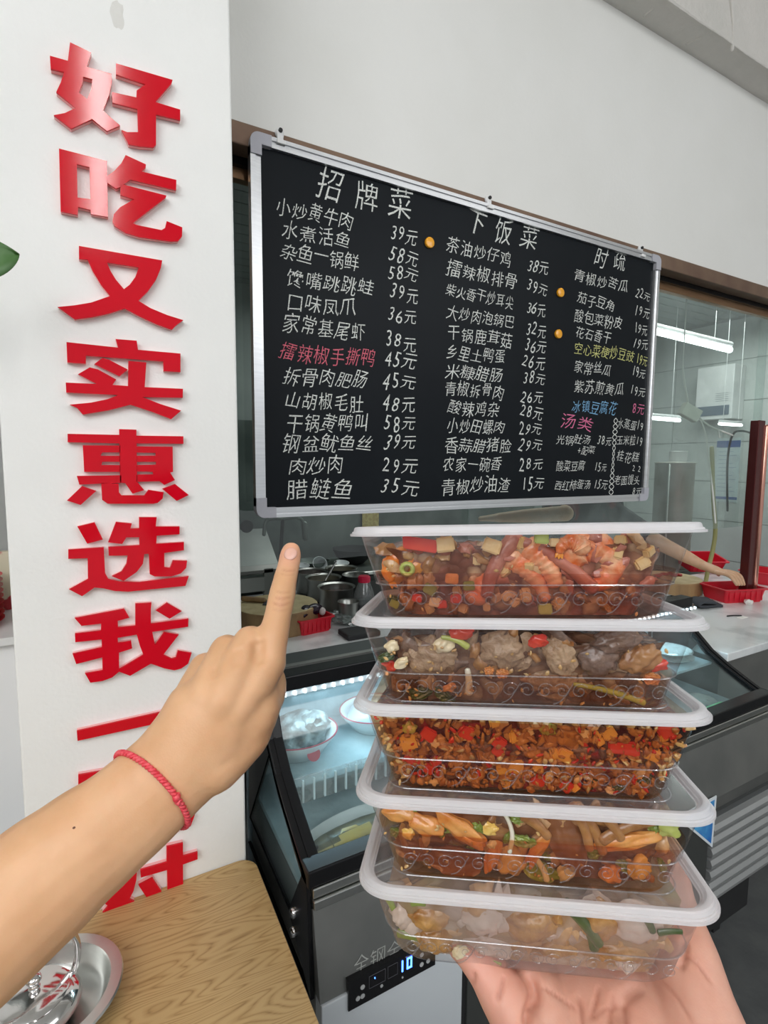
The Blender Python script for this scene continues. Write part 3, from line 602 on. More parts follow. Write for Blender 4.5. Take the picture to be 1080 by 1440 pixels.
bm = nb()
for i in range(66):
    x = FX0 + 0.05 + i * 0.0245; bx(bm, x, x + 0.005, 1.125, 1.1319, 1.109, 1.117)
of('led_strip', bm, M_led)
area('case_led_glow', (1.15, 1.145, 1.100), (1.15, 1.09, 0.85), 1.55, 0.02, 2.6, (0.62, 0.86, 1.0))
for side, x in (('l', FX0), ('r', FX1 - 0.006)):
    outer = prof + [(FYB, 1.141), (FYB, 0.66), (1.0, 0.66), (0.83, 0.66), (0.846, 0.86)]
    inner = [(0.875, 0.875), (0.935, 0.905), (1.02, 0.950), (1.085, 1.005), (1.12, 1.09), (1.27, 1.10), (1.27, 0.74), (0.955, 0.74)]
    bm = prism(nb(), [outer, inner], x, x + 0.008)
    for v in bm.verts: v.co = Vector((v.co.y, v.co.x, v.co.z))
    bmesh.ops.recalc_face_normals(bm, faces=bm.faces[:]); of('end_surround', bm, M_black)
    bm = prism(nb(), [inner], x + 0.002, x + 0.006)
    for v in bm.verts: v.co = Vector((v.co.y, v.co.x, v.co.z))
    bmesh.ops.recalc_face_normals(bm, faces=bm.faces[:]); of('end_glass', bm, M_glasscase)
for (a, b_) in ((411, 1284), (411, 1311)):
    p = pX(a, b_, FX0 - 0.003); of('bolt', lathe(nb(), [(0, 0.004), (0.007, 0.004), (0.010, 0.001), (0.010, -0.006), (0, -0.006)], 16, Matrix.Translation(p) @ Matrix.Rotation(R(-90), 4, 'Y')), M_chrome, smooth=True)
of('silver_strip', box(FX0 + 0.009, FX1, 0.836, 0.86, 0.852, 0.871), M_steel, bevel=0.002)
of('silver_strip', box(FX0 + 0.009, FX1, 0.831, 0.86, 0.832, 0.850), M_steel, bevel=0.002)
def quadprism(pr, x0, x1):
    bm = nb(); A = [bm.verts.new((x0, y, z)) for y, z in pr]; B = [bm.verts.new((x1, y, z)) for y, z in pr]
    bm.faces.new(A[::-1]); bm.faces.new(B)
    for i in range(len(pr)): bm.faces.new((A[i], A[(i + 1) % len(pr)], B[(i + 1) % len(pr)], B[i]))
    bmesh.ops.recalc_face_normals(bm, faces=bm.faces[:]); return bm
FZ = 0.672
of('fascia', quadprism([(0.838, 0.832), (0.804, FZ), (1.28, FZ), (1.28, 0.81), (.87, .81)], FX0 + 0.009, FX1), M_steelm)
of('body', box(FX0 + 0.009, FX1, 0.832, 1.28, 0.30, FZ), M_steelm)
YD = 0.802
dX = pY(648, 1440, YD).x
of('white_door', box(FX0 + 0.010, dX, YD - .002, 0.832, 0.32, FZ - .002), M_whitep, bevel=0.002)
of('door_gap', box(dX, dX + 0.016, YD + .006, 0.832, 0.32, FZ - .002), M_blackm)
gA = pY(1003, 1160, YD); gB = pY(1004, 1268, YD)
of('steel_door', box(dX + 0.016, gA.x - .02, YD, 0.832, 0.32, FZ - .002), mat('dark_steel_door', (0.10, 0.105, 0.10), 0.42, 0.6), bevel=0.002)
hp = pY(668, 1438, YD)
of('door_handle', box(dX - 0.075, dX - 0.02, YD - .014, YD - .002, hp.z - .01, hp.z + .012), M_steel, bevel=0.003)
YC = YD - .006
z1 = pY(490, 1383, YC).z; z0 = pY(490, 1423, YC).z; x0 = pY(490, 1390, YC).x; x1 = pY(612, 1350, YC).x
of('control_panel', box(x0, x1, YC, YC + .02, z0, z1), M_black)
bm = nb()
for (u, v, r) in ((.10, .30, .0045), (.15, .62, .0045), (.15, .30, .0045), (.36, .30, .003), (.83, .30, .0045), (.83, .66, .0045), (.91, .30, .0045), (.60, .2, .002)):
    lathe(bm, [(0, 0.0012), (r, 0.0012), (r, 0)], 14, Matrix.Translation((x0 + (x1 - x0) * u, YC, z0 + (z1 - z0) * v)) @ Matrix.Rotation(R(90), 4, 'X'))
of('panel_buttons', bm, mat('button_grey', (0.45, 0.46, 0.46), 0.4))
bm = nb()
for (u0, u1, v0, v1) in ((.22, .40, .42, .85), (.43, .54, .42, .85)):
    X0 = x0 + (x1 - x0) * u0; X1 = x0 + (x1 - x0) * u1; Z0 = z0 + (z1 - z0) * v0; Z1 = z0 + (z1 - z0) * v1
    for q in ((X0, X1, Z0, Z0 + .0006), (X0, X1, Z1, Z1 + .0006), (X0, X0 + .0006, Z0, Z1), (X1, X1 + .0006, Z0, Z1)): bx(bm, q[0], q[1], YC - .0005, YC + .0001, q[2], q[3])
of('panel_outline', bm, mat('panel_dark_grey', (0.10, 0.10, 0.11), 0.5))
def seg(bm, x, z, h, s):
    W = h * .5; t = h * .12
    S = {'a': (x, x + W, z + h - t, z + h), 'd': (x, x + W, z, z + t), 'f': (x, x + t, z + h / 2, z + h), 'e': (x, x + t, z, z + h / 2), 'b': (x + W - t, x + W, z + h / 2, z + h), 'c': (x + W - t, x + W, z, z + h / 2)}
    for k in s: q = S[k]; bx(bm, q[0], q[1], YC - .0014, YC + .0001, q[2], q[3])
bm = nb(); h = (z1 - z0) * .40; seg(bm, x0 + (x1 - x0) * .545, z0 + (z1 - z0) * .42, h, 'bc'); of('panel_digit', bm, M_blueled, label='glowing blue digit 1'); bm = nb(); seg(bm, x0 + (x1 - x0) * .65, z0 + (z1 - z0) * .42, h, 'abcdef')
of('panel_digit', bm, M_blueled, label='glowing blue digit 0')
of('panel_light', box(x0 + (x1 - x0) * .28, x0 + (x1 - x0) * .287, YC - .0014, YC + .0001, z0 + (z1 - z0) * .7, z0 + (z1 - z0) * .74), M_blueled)
wl = write('全钢全', 497, 1362, 566, 1332, 21, 0.8075, jit=0.1)
for v in wl.verts: v.co.y = 0.8030 + (v.co.z - FZ) * (0.034 / 0.16)
of('fascia_lettering', wl, mat('raised_silver_letters', (0.48, 0.49, 0.46), .35, .4))
GX0, GX1 = gA.x, FX1 - .01
of('grille', box(GX0, GX1, YD + .02, YD + .03, gB.z - .01, gA.z + .01), mat('grille_backing', (0.10, 0.105, 0.105), 0.5, 0.4))
ns = 7; st_ = (gA.z - gB.z) / ns
for k in range(ns):
    z = gB.z + k * st_
    of('grille_slat', quadprism([(YD, z + 0.08 * st_), (YD - .002, z + 0.4 * st_), (YD + .004, z + 0.75 * st_), (YD + .02, z + 0.8 * st_), (YD + .02, z)], GX0 + 0.006, GX1 - 0.01), mat('slat_silver', (0.50, 0.51, 0.51), 0.35, 0.6))
of('plinth', box(FX0 + 0.02, FX1 - .02, 0.86, 1.26, 0.14, 0.30), M_blackm)
for a in (FX0 + .06, FX1 - .06):
    for b_ in (0.95, 1.2): of('foot', box(a - .02, a + .02, b_ - .02, b_ + .02, 0, 0.14), M_blackm)
YS = YD - .003
S = [pY(x, y, YS) for x, y in ((952, 1150), (1008, 1119), (1002, 1192))]
of('sticker', prism(nb(), [[(p.x, p.z) for p in S]], YS, YS + .0025), mat('sticker_white', (0.8, 0.85, 0.88), 0.4))
cS = (S[0] + S[1] + S[2]) / 3
of('sticker_print', prism(nb(), [[(cS.x + (p.x - cS.x) * .84, cS.z + (p.z - cS.z) * .84) for p in S]], YS - .0005, YS), mat('sticker_blue', (0.02, 0.16, 0.55), 0.4, col2=(0.10, 0.42, 0.75), nscale=20), label='blue triangular print')
wl = write('冷藏', 978, 1143, 1002, 1133, 10, YS - .0008, jit=.1) if False else None

# food in the case ------------------------------------------------
M_rim = mat('plate_red_rim', (0.45, 0.07, 0.10), 0.3)
M_fish = mat('grey_fish_skin', (0.22, 0.20, 0.13), 0.22, col2=(0.10, 0.10, 0.07), nscale=30, bump=0.3, bscale=150)
M_belly = mat('yellow_fish_belly', (0.60, 0.46, 0.14), 0.22, col2=(0.50, 0.42, 0.24), nscale=20)
M_fishhead = mat('dark_fish_meat', (0.05, 0.07, 0.075), 0.3, col2=(0.30, 0.35, 0.35), nscale=35, bump=0.5, bscale=60)
def plate(name, c, rx_, ry_, h, lab, group=None, m=M_porc, rot=0, mark=False):
    e = empty(name, c, (0, 0, rot), label=lab, cat='plate' if 'plate' in name else 'bowl', group=group)
    b = lathe(nb(), [(0, 0.0), (0.5, 0.0), (0.62, 0.08 * h / 0.03 * 0.3), (0.98, 0.9), (1.0, 1.0), (0.96, 0.98), (0.6, 0.25), (0, 0.15)], 40)
    for v in b.verts: v.co = Vector((v.co.x * rx_, v.co.y * ry_, v.co.z * h))
    obj('dish', b, m, e, smooth=True)
    b = lathe(nb(), [(0.965, 1.005), (1.005, 1.0), (1.0, 1.03), (0.97, 1.03), (0.965, 1.005)], 40)
    for v in b.verts: v.co = Vector((v.co.x * rx_, v.co.y * ry_, v.co.z * h))
    if mark: obj('rim', b, M_rim, e, smooth=True)
    else: b.free()
    return e
# bowl with a fish head under film
pc = pZ(418, 1053, .945)
b1 = plate('fish_bowl', (pc.x, 1.165, 0.9455), 0.096, 0.085, 0.052, 'white bowl with a dark red rim in the case, nearest the pointing thumb', mark=True)
obj('emblem', lathe(nb(), [(0, 0.001), (0.016, 0.001), (0.016, 0)], 18, Matrix.Translation((0.01, -0.0735, 0.028)) @ Matrix.Rotation(R(62), 4, 'X')), M_rim, b1)
bm = nb(); ico(bm, (0.072, 0.060, 0.042), 4, None, amp=0.30, freq=2.6, seed=4); ico(bm, (0.04, 0.03, 0.03), 3, Matrix.Translation((0.03, -0.02, 0.02)), amp=.3, freq=3, seed=8)
tag(obj('fish_chunk', bm, M_fishhead, smooth=True), 'dark grey fish head heaped in the red rimmed bowl', 'fish').location = (pc.x + .004, 1.175, 0.992)
b2 = plate('fish_bowl', (pc.x + 0.22, 1.19, 0.9455), 0.095, 0.085, 0.05, 'white bowl in the case just left of the stacked food boxes', mark=True)
bm = nb(); ico(bm, (0.07, 0.055, 0.035), 3, None, amp=0.3, freq=2.5, seed=14)
tag(obj('fish_piece', bm, mat('pale_fish_meat', (0.55, 0.62, 0.66), 0.3, col2=(0.35, 0.4, 0.45), nscale=20), smooth=True), 'pale lump of fish in the bowl beside the food boxes', 'fish').location = (pc.x + .22, 1.19, 0.985)
# oval plate with whole fish
pf = pZ(482, 1178, .855)
plate('oval_plate', (pf.x + .04, 0.955, 0.8305), 0.150, 0.078, 0.022, 'white oval plate carrying a whole fish near the case glass', rot=R(8))
bm = lathe(nb(), [(0, 0.0008), (0.012, 0.0008), (0.012, 0)], 16, Matrix.Translation((pf.x + .03, 1.008, 0.925)) @ Matrix.Rotation(R(30), 4, 'X'))
fish = empty('whole_fish', (pf.x + .050, 0.935, 0.864), (0, 0, R(6)), label='whole grey and yellow fish lying on the oval plate', cat='fish')
def fishbody(scale=1.0, z0=0.0):
    bm = nb(); pts = [(-0.15, 0, 0), (-0.135, 0, 0.0), (-0.10, 0, 0), (-0.06, 0, 0.0), (0.0, 0, 0), (0.06, 0, 0), (0.11, 0, 0), (0.15, 0, 0)]
    rad = [(0.012, 0.010), (0.022, 0.018), (0.034, 0.024), (0.037, 0.027), (0.036, 0.027), (0.028, 0.021), (0.014, 0.012), (0.008, 0.006)]
    pts = smoothpts(pts, 3); rad2 = []
    for i in range(len(rad) - 1):
        for j in range(3): t = j / 3; rad2.append((rad[i][0] * (1 - t) + rad[i + 1][0] * t, rad[i][1] * (1 - t) + rad[i + 1][1] * t))
    rad2.append(rad[-1]); tube(bm, pts, rad2, 18, ref=(0, 0, 1)); return bm
bd = fishbody()
for f in bd.faces: f.material_index = 1 if f.calc_center_median().y < -0.012 else 0
obj('body', bd, [M_fish, M_belly], fish, smooth=True)
bm = nb(); v = [bm.verts.new(c) for c in ((0.14, 0, 0.002), (0.20, 0.035, 0.004), (0.185, 0, 0.003), (0.20, -0.03, 0.002))]; bm.faces.new(v)
tfo = obj('tail_fin', bm, M_fish, fish); s_ = tfo.modifiers.new('s', 'SOLIDIFY'); s_.thickness = 0.002
bm = nb(); v = [bm.verts.new(c) for c in ((-0.07, -0.005, 0.026), (-0.02, -0.018, 0.024), (-0.03, 0.0, 0.028), (-0.06, 0.006, 0.027))]; bm.faces.new(v)
pfn = obj('side_fin', bm, M_belly, fish); s_ = pfn.modifiers.new('s', 'SOLIDIFY'); s_.thickness = 0.003
obj('eye', (lambda b: (ico(b, 0.005, 2, Matrix.Translation((-0.125, -0.004, 0.020))), b)[1])(nb()), M_blackm, fish, smooth=True)
bm = nb(); pts = [Vector((-0.098 + 0.006 * math.cos(a), 0.030 * math.sin(a), 0.024 * math.cos(a) + 0.001)) for a in [R(-80 + 16 * i) for i in range(11)]]
obj('gill_edge', tube(bm, pts, 0.0018, 6), M_fish, fish, smooth=True)
# covered plates at the right end of the case
rc = pY(985, 965, 1.12)
A_ = pZ(980, 948, .92); B_ = pZ(945, 962, .92); C_ = pZ(985, 985, .84); D_ = pZ(940, 1000, .84)
spots = [(1.80, 1.12, 0.9455, .080), (1.80, 1.12, .9665, .074), (1.63, 1.11, 0.9455, .072), (1.635, 1.11, .9665, .065), (C_.x, C_.y, 0.8305, .05), (D_.x, D_.y, 0.8305, .05)]
labs = ['lowest clear covered plate at the right end of the case', 'upper clear covered plate at the right end of the case', 'lower covered plate behind the second food box', 'upper covered plate behind the second food box', 'small covered plate near the right front corner of the case', 'small covered plate on the case floor behind the middle box']
M_plateg = mat('glass_green_dish', (0.72, 0.82, 0.80), 0.15)
for (dx, dy, z, r), lb in zip(spots, labs):
    e = plate('covered_plate', (dx, dy, z), r, r * .9, 0.015, lb, 'covered plates in the case', m=M_plateg)
    obj('film_cover', lathe(nb(), [(r, 0.016), (r * .8, 0.0195), (0, 0.020)], 30), M_film, e, smooth=True)
gp = pY(1018, 1000, 0.98)
bm = nb(); bx(bm, -0.05, 0.05, -0.03, 0.03, 0, 0.05)
o = tag(obj('green_box', bm, mat('pale_green_plastic', (0.35, 0.85, 0.45), 0.35), bevel=0.008), 'pale green plastic box in the right front corner of the case', 'box'); gq = pZ(1020, 1003, .93); gq = pZ(1014, 995, .88); o.location = (min(gq.x, 1.80), gq.y, 0.831)

# ---------------------------------------------------------------- marble counters
mc = obj('marble_counter', box(1.94, 3.2, 0.995, YW + 0.02, ZC - 0.03, ZC), M_marble, bevel=0.003)
tag(mc, 'white veined marble counter right of the display case', 'counter')
cb = obj('base_cabinet', box(1.955, 3.2, 1.03, YW - 0.01, 0, ZC - 0.03), M_steelm); tag(cb, 'dull steel base cabinet below the marble counter', 'cabinet')
def lshape(L, z0, z1):
    bm = prism(nb(), [L], -z1, -z0)
    for v in bm.verts: v.co = Vector((v.co.x, v.co.z, -v.co.y))
    bmesh.ops.recalc_face_normals(bm, faces=bm.faces[:]); return bm
kcn = obj('kitchen_counter', lshape([(0.30, YW + .021), (3.35, YW + .021), (3.35, 1.86), (1.95, 1.86), (1.95, 2.58), (.30, 2.58)], ZC - .03, ZC), M_marble, bevel=0.003); tag(kcn, 'pale kitchen worktop behind the serving window', 'counter')
kcb = obj('base_cabinet', lshape([(0.32, YW + .13), (3.3, YW + .13), (3.3, 1.80), (1.90, 1.80), (1.90, 2.5), (.32, 2.5)], 0, ZC - .03), M_steeld); tag(kcb, 'steel cabinets under the kitchen worktop', 'cabinet')

# ---------------------------------------------------------------- kitchen, left part
def on(px, py, z=ZC): return pZ(px, py, z)
def chopping(c, r, h, lab, par_=None):
    e = empty('chopping_block', c, label=lab, cat='chopping block')
    obj('block', lathe(nb(), [(0, 0), (r * .98, 0), (r, 0.006), (r, h - .006), (r * .985, h)], 40), M_board_s, e, smooth=False)
    obj('cutting_face', lathe(nb(), [(r * .985, h - .001), (r * .97, h + .0015), (0, h + .0015)], 40), M_board_w, e)
    return e
cb1 = on(392, 905); cbd = 0.19
cc = pZ(390, 850, ZC + .09); cc = Vector((cc.x, cc.y, ZC))
chopping(cc, 0.165, 0.092, 'thick round wooden chopping block behind the pointing finger')
kn = empty('cleaver', cc + Vector((-0.01, 0.01, 0.095)), (0, 0, R(-28)), label='dark steel cleaver lying on the round block', cat='knife')
obj('blade', box(-0.04, 0.075, -0.035, 0.03, 0, 0.003), mat('blade_steel', (0.10, 0.12, 0.16), 0.35, 0.8), kn)
obj('handle', tube(nb(), [(-0.13, 0.02, 0.012), (-0.045, 0.01, 0.008)], 0.011, 10), M_board_s, kn, smooth=True)
def basket(c, L, W, H, lab, rot=0, group=None):
    e = empty('red_basket', c, (0, 0, rot), label=lab, cat='basket', group=group)
    bm = nb()
    def lp(l, w_, z, r=0.012):
        P = []
        for sx, sy, a0 in ((1, 1, 0), (-1, 1, 90), (-1, -1, 180), (1, -1, 270)):
            for i in range(4): a = R(a0 + 30 * i); P.append(Vector((sx * (l / 2 - r) + r * math.cos(a), sy * (w_ / 2 - r) + r * math.sin(a), z)))
        return P
    seqs = [lp(L * .84, W * .80, 0), lp(L * .86, W * .82, 0.003), lp(L * .97, W * .96, H), lp(L * 1.06, W * 1.08, H), lp(L * 1.06, W * 1.08, H - .006), lp(L * 1.045, W * 1.06, H - .006), lp(L * 1.04, W * 1.05, H - .002)]
    inner = [lp(L * .95, W * .93, H), lp(L * .84, W * .79, 0.004)]
    rg = [[bm.verts.new(p) for p in s] for s in seqs[:3]]
    rg_o = [[bm.verts.new(p) for p in s] for s in (seqs[3], seqs[4])]
    rg_i = [[bm.verts.new(p) for p in s] for s in inner]
    def br(a, b_):
        n = len(a)
        for i in range(n): bm.faces.new((a[i], a[(i + 1) % n], b_[(i + 1) % n], b_[i]))
    br(rg[0], rg[1]); br(rg[1], rg[2]); br(rg[2], rg_o[1]); br(rg_o[1], rg_o[0]); br(rg_o[0], rg_i[0]); br(rg_i[0], rg_i[1])
    bm.faces.new(rg[0][::-1]); bm.faces.new(rg_i[1]); bmesh.ops.recalc_face_normals(bm, faces=bm.faces[:])
    obj('shell', bm, M_redp, e, smooth=False)
    for k in range(7):
        x = (-0.38 + 0.127 * k) * L
        for s in (-1, 1): obj('rib', box(x - .002, x + .002, s * W * .465 - .002, s * W * .465 + .002, H * .15, H * .85), M_redp, e)
    return e
cB = pZ(437, 886, ZC)
basket(cB, 0.150, 0.115, 0.062, 'red plastic basket holding two eggplants on the kitchen worktop', rot=R(8))
for k, (dx, dy, a, lb) in enumerate(((-0.022, 0.0, 20, 'dark purple eggplant at the left of the red basket'), (0.012, 0.012, -12, 'dark purple eggplant at the right of the red basket'))):
    p = cB + Vector((dx, dy, 0.074)); bm = nb(); pts = [(-0.04, 0, 0), (-0.015, 0, 0.003), (0.015, 0, 0.004), (0.04, 0, 0)]
    tube(bm, smoothpts(pts, 3), [0.010, .014, .018, .021, .0225, .0235, .0235, .022, .020, .016], 14)
    o = obj('eggplant', bm, M_egg, smooth=True); tag(o, lb, 'eggplant', 'eggplants in the red basket'); o.location = p; o.rotation_euler = (0, 0, R(a + 40))
bm = nb(); ico(bm, (0.013, 0.011, 0.016), 3, amp=.2, seed=2)
tag(obj('garlic_bulb', bm, mat('garlic_skin', (0.7, 0.62, 0.6), 0.5), smooth=True), 'pale garlic bulb beside the eggplants in the red basket', 'garlic').location = cB + Vector((0.05, 0.0, 0.070))
M_chili = mat('dark_chili_oil', (0.10, 0.02, 0.012), 0.3, col2=(0.03, 0.012, 0.01), nscale=60)
M_oliv = mat('olive_sauce', (0.22, 0.17, 0.07), 0.4, col2=(0.12, 0.09, 0.04), nscale=50)
rack = empty('pot_stand', (pZ(475, 835, ZC).x, 2.12, ZC), label='low dark steel stand under the seasoning pots', cat='stand')
obj('stand_top', box(-0.17, 0.30, -0.22, 0.42, 0.010, 0.014), M_blackm, rack)
for a in (-.16, .29):
    for b_ in (-.21, .41): obj('leg', box(a - .01, a + .01, b_ - .01, b_ + .01, 0, .010), M_blackm, rack)
zs = ZC + 0.014
M_pot = mat('worn_pot_steel', (0.34, 0.34, 0.32), 0.3, 0.95, col2=(0.45, 0.45, 0.43), nscale=8)
for (px, Y, r, h, lb, fm) in ((473, 2.10, 0.078, 0.105, 'wide steel pot at the front of the seasoning pots', M_chili), (455, 2.30, 0.080, 0.105, 'steel pot with a ladle, left of the front pot', M_oliv), (437, 2.46, 0.076, 0.105, 'steel pot of dark chili at the rear left', M_chili), (480, 2.44, 0.078, 0.11, 'steel pot at the rear middle', M_oliv), (500, 2.28, 0.062, 0.105, 'steel pot beside the red capped bottle', M_oliv), (490, 1.93, 0.042, 0.080, 'smallest steel cup in front of the bottle', M_chili)):
    x = pY(px, 830, Y).x
    e = empty('steel_pot', (x, Y, zs), label=lb, cat='pot', group='steel seasoning pots')
    obj('body', lathe(nb(), [(0, 0.001), (r * .9, 0.001), (r * .97, 0.01), (r * .97, h * .93), (r * 1.08, h), (r * 1.08, h + .003), (r * .95, h * .97), (r * .9, 0.012), (0, 0.01)], 30), M_pot, e, smooth=True)
    obj('contents', lathe(nb(), [(r * .93, h * .72), (r * .5, h * .76), (0, h * .78)], 20), fm, e, smooth=True)
    if 'ladle' in lb:
        obj('ladle', tube(nb(), [(0.0, 0, h * .7), (0.07, 0.01, h + .07)], 0.005, 8), M_chrome, e, smooth=True)
bq = pZ(512, 868, ZC)
bt = empty('sauce_bottle', (bq.x, bq.y, ZC), label='clear sauce bottle with red cap and dark sauce', cat='bottle')
obj('bottle_body', lathe(nb(), [(0, 0.0), (0.043, 0.0), (0.046, 0.006), (0.046, 0.085), (0.040, 0.115), (0.027, 0.150), (0.024, 0.16)], 28), clear('bottle_plastic', (0.85, 0.86, 0.86), gloss=.1, milky=.25, milkcol=(.6, .62, .62)), bt, smooth=True)
obj('sauce', lathe(nb(), [(0, 0.003), (0.041, 0.003), (0.043, 0.03), (0.043, 0.066), (0, 0.066)], 24), mat('soy_dark', (0.02, 0.018, 0.022), 0.2), bt, smooth=True)
obj('cap', lathe(nb(), [(0.026, 0.156), (0.027, 0.158), (0.027, 0.178), (0.022, 0.183), (0, 0.183)], 16), mat('cap_red', (0.7, 0.01, 0.06), 0.35), bt)
# crumpled bag and dark tray next to the basket
p = pZ(484, 872, ZC + .02); bm = nb(); ico(bm, (0.062, 0.045, 0.022), 4, amp=0.55, freq=3.2, seed=3)
o = tag(obj('plastic_bag', bm, clear('bag_film', (0.8, 0.85, 0.84), gloss=.2, milky=.3, noisy=.3, nscale=25, milkcol=(.55, .62, .60), rough=.2), smooth=True), 'crumpled clear plastic bag right of the red basket', 'bag'); o.location = (p.x, p.y, ZC + 0.03); o.rotation_euler = (0, R(10), R(-30))
p = pZ(505, 893, ZC); bm = nb(); bx(bm, -.07, .07, -.05, .05, 0, .022)
o = tag(obj('dark_tray', bm, M_blackm, bevel=.006), 'low black tray on the worktop by the food boxes', 'tray'); o.location = (p.x, p.y, ZC)
# rear steel work bench with rail, hood, faucet, posts
rb = empty('stove_bench', (0.2, 2.66, 0), label='steel cooking bench along the kitchen back wall', cat='bench')
obj('bench_top', box(-0.3, 2.6, 0, 0.58, 0.96, 1.0), M_steeld, rb)
obj('bench_front', box(-0.3, 2.6, 0.02, 0.56, 0.1, 0.96), M_steeld, rb)
obj('front_rail', tube(nb(), [(-0.3, -0.02, 1.012), (3.0, -0.02, 1.012)], 0.016, 12), M_steel, rb, smooth=True)
obj('shelf_rail', tube(nb(), [(-0.3, -0.02, 1.075), (0.6, -0.02, 1.075)], 0.008, 10), M_steel, rb, smooth=True)
obj('splashback', box(-0.75, 3.0, 0.58, 0.62, 1.0, 1.9), M_steeld, rb)
# things on the bench
for (px, py, Y, r, h, m_, nm, lb) in ((440, 792, 2.92, .10, .06, M_steeld, 'wok', 'shallow steel wok on the rear bench left of the white bowl'), (497, 796, 3.0, .13, .10, M_blackm, 'wok', 'blackened iron wok on the rear bench by the food boxes')):
    p = pY(px, py, Y); o = obj(nm, lathe(nb(), [(0, 0), (r * .5, .006), (r * .85, h * .5), (r, h), (r * 1.04, h), (r * .86, h * .5), (r * .5, .012), (0, .008)], 28), m_, smooth=True); tag(o, lb, 'wok'); o.location = (p.x, Y, 1.0)
for (px, py, Y, lb) in ((447, 793, 2.85, 'white porcelain bowl lying on the rear bench'), (424, 797, 2.83, 'small white cup just right of the fingertip'), (480, 795, 2.8, 'small pale dish right of the white bowl')):
    p = pY(px, py, Y); o = obj('white_bowl', lathe(nb(), [(0, 0), (.02, 0), (.035, .015), (.045, .04), (.042, .04), (.032, .016), (0, .004)], 24), M_porc, smooth=True); tag(o, lb, 'bowl', 'white crockery on the bench'); o.location = (p.x, Y, 1.02 + (0.02 if px == 447 else 0)); o.rotation_euler = (R(60 if px == 447 else 10), 0, 0)
# faucet: black riser with twin gooseneck
p = pY(393, 800, 2.50)
fa = empty('rinse_faucet', (p.x, 2.50, ZC), label='dark twin gooseneck faucet rising behind the fingertip', cat='faucet')
zt = pY(400, 730, 2.50).z - ZC
obj('riser', tube(nb(), [(-0.01, 0, 0), (0.02, 0, zt)], 0.009, 10), M_blackm, fa, smooth=True)
for s, wd in ((-1, 0.085), (1, 0.10)):
    obj('spout', tube(nb(), smoothpts([(0.02, 0, zt), (0.02 + s * wd * .6, 0, zt + .006), (0.02 + s * wd, 0, zt - .01), (0.02 + s * wd * 1.12, 0, zt - .07)], 5), 0.009, 10), M_steeld, fa, smooth=True)
obj('nozzle', tube(nb(), [(0.02 + 0.112, 0, zt - .03), (0.02 + 0.118, 0, zt - .10)], 0.016, 10), M_steeld, fa, smooth=True)
# steel hood and post at left
p = pY(365, 745, 2.0)
hd = empty('steel_rack', (0.42, 2.52, ZC), label='grey steel shelf rack with sloping tray at the far left of the kitchen', cat='rack')
xh = pY(388, 775, 2.52).x - 0.42
obj('sloping_tray', quadprism([(0, 0.12), (0.25, 0.30), (0.25, 0.31), (0, 0.135)], -0.1, xh + 0.02), M_steelm, hd)
obj('upright', box(xh - 0.06, xh - 0.015, 0.0, 0.03, -0.03, 0.14), mat('warm_grey_metal', (0.25, 0.26, 0.24), 0.5, .3), hd)
obj('cross_panel', box(-0.1, xh - .06, 0.0, 0.02, 0.03, 0.10), mat('warm_grey_metal2', (0.30, 0.31, 0.29), 0.5, .3), hd)
obj('dial', lathe(nb(), [(0, .004), (.028, .004), (.032, 0)], 20, Matrix.Translation((pY(347, 740, 2.5).x - .42, -.02, pY(347, 740, 2.5).z - ZC)) @ Matrix.Rotation(R(90), 4, 'X')), M_blackm, hd)
# vertical light pipe left behind the jamb
pp = pY(342, 400, 2.9); bm = tube(nb(), [(pY(336, 255, 1.6).x, 1.6, pY(336, 255, 1.6).z), (pY(337, 295, 1.6).x, 1.6, pY(337, 295, 1.6).z)], 0.004, 8)
# yellow notice
p0 = pY(508, 722, KY - 0.06); p1 = pY(531, 744, KY - 0.06)
nt_ = tag(obj('yellow_notice', box(p0.x, p1.x, 3.222, 3.228, p1.z - .04, p0.z + .05), mat('notice_yellow', (0.62, 0.50, 0.18), 0.6, col2=(0.50, 0.36, 0.12), nscale=45, contrast=(.45, .55)), bevel=.001), 'faded yellow notice on the steel splashback above the food boxes', 'notice')

# ---------------------------------------------------------------- kitchen, right part
def glowfix(px0, py0, px1, py1, d, rad, lab):
    A = pD(px0, py0, d); B = pD(px1, py1, d * 1.02); c = (A + B) / 2
    e = empty('glowing_tube', c, label=lab, cat='lamp', group='glowing tubes behind the window glass')
    obj('light_tube', tube(nb(), [A - c, B - c], rad, 12), M_tube, e, smooth=True)
    bm = nb(); tube(bm, [A - c + Vector((0, 0, rad * 1.8)), B - c + Vector((0, 0, rad * 1.8))], rad * 1.1, 8); obj('housing', bm, M_white, e, smooth=True)
    bm = nb()
    for t in (0.15, 0.85):
        q = (A - c) * (1 - t) + (B - c) * t; tube(bm, [q + Vector((0, 0, rad * 2)), Vector((q.x, q.y, 2.725 - c.z))], 0.002, 6)
    obj('hanger', bm, M_white, e)
glowfix(880, 456, 1026, 492, 3.2, 0.018, 'long glowing tube added for a lamp reflection in the upper window glass')  # glowing tube put in for a lamp reflected in the glass
glowfix(880, 585, 955, 591, 3.6, 0.012, 'short glowing tube added for a reflection low beside the board edge')  # also stands in for a reflection on the pane
glowfix(1012, 596, 1042, 598, 3.5, 0.009, 'smallest glowing tube above the paper notice')
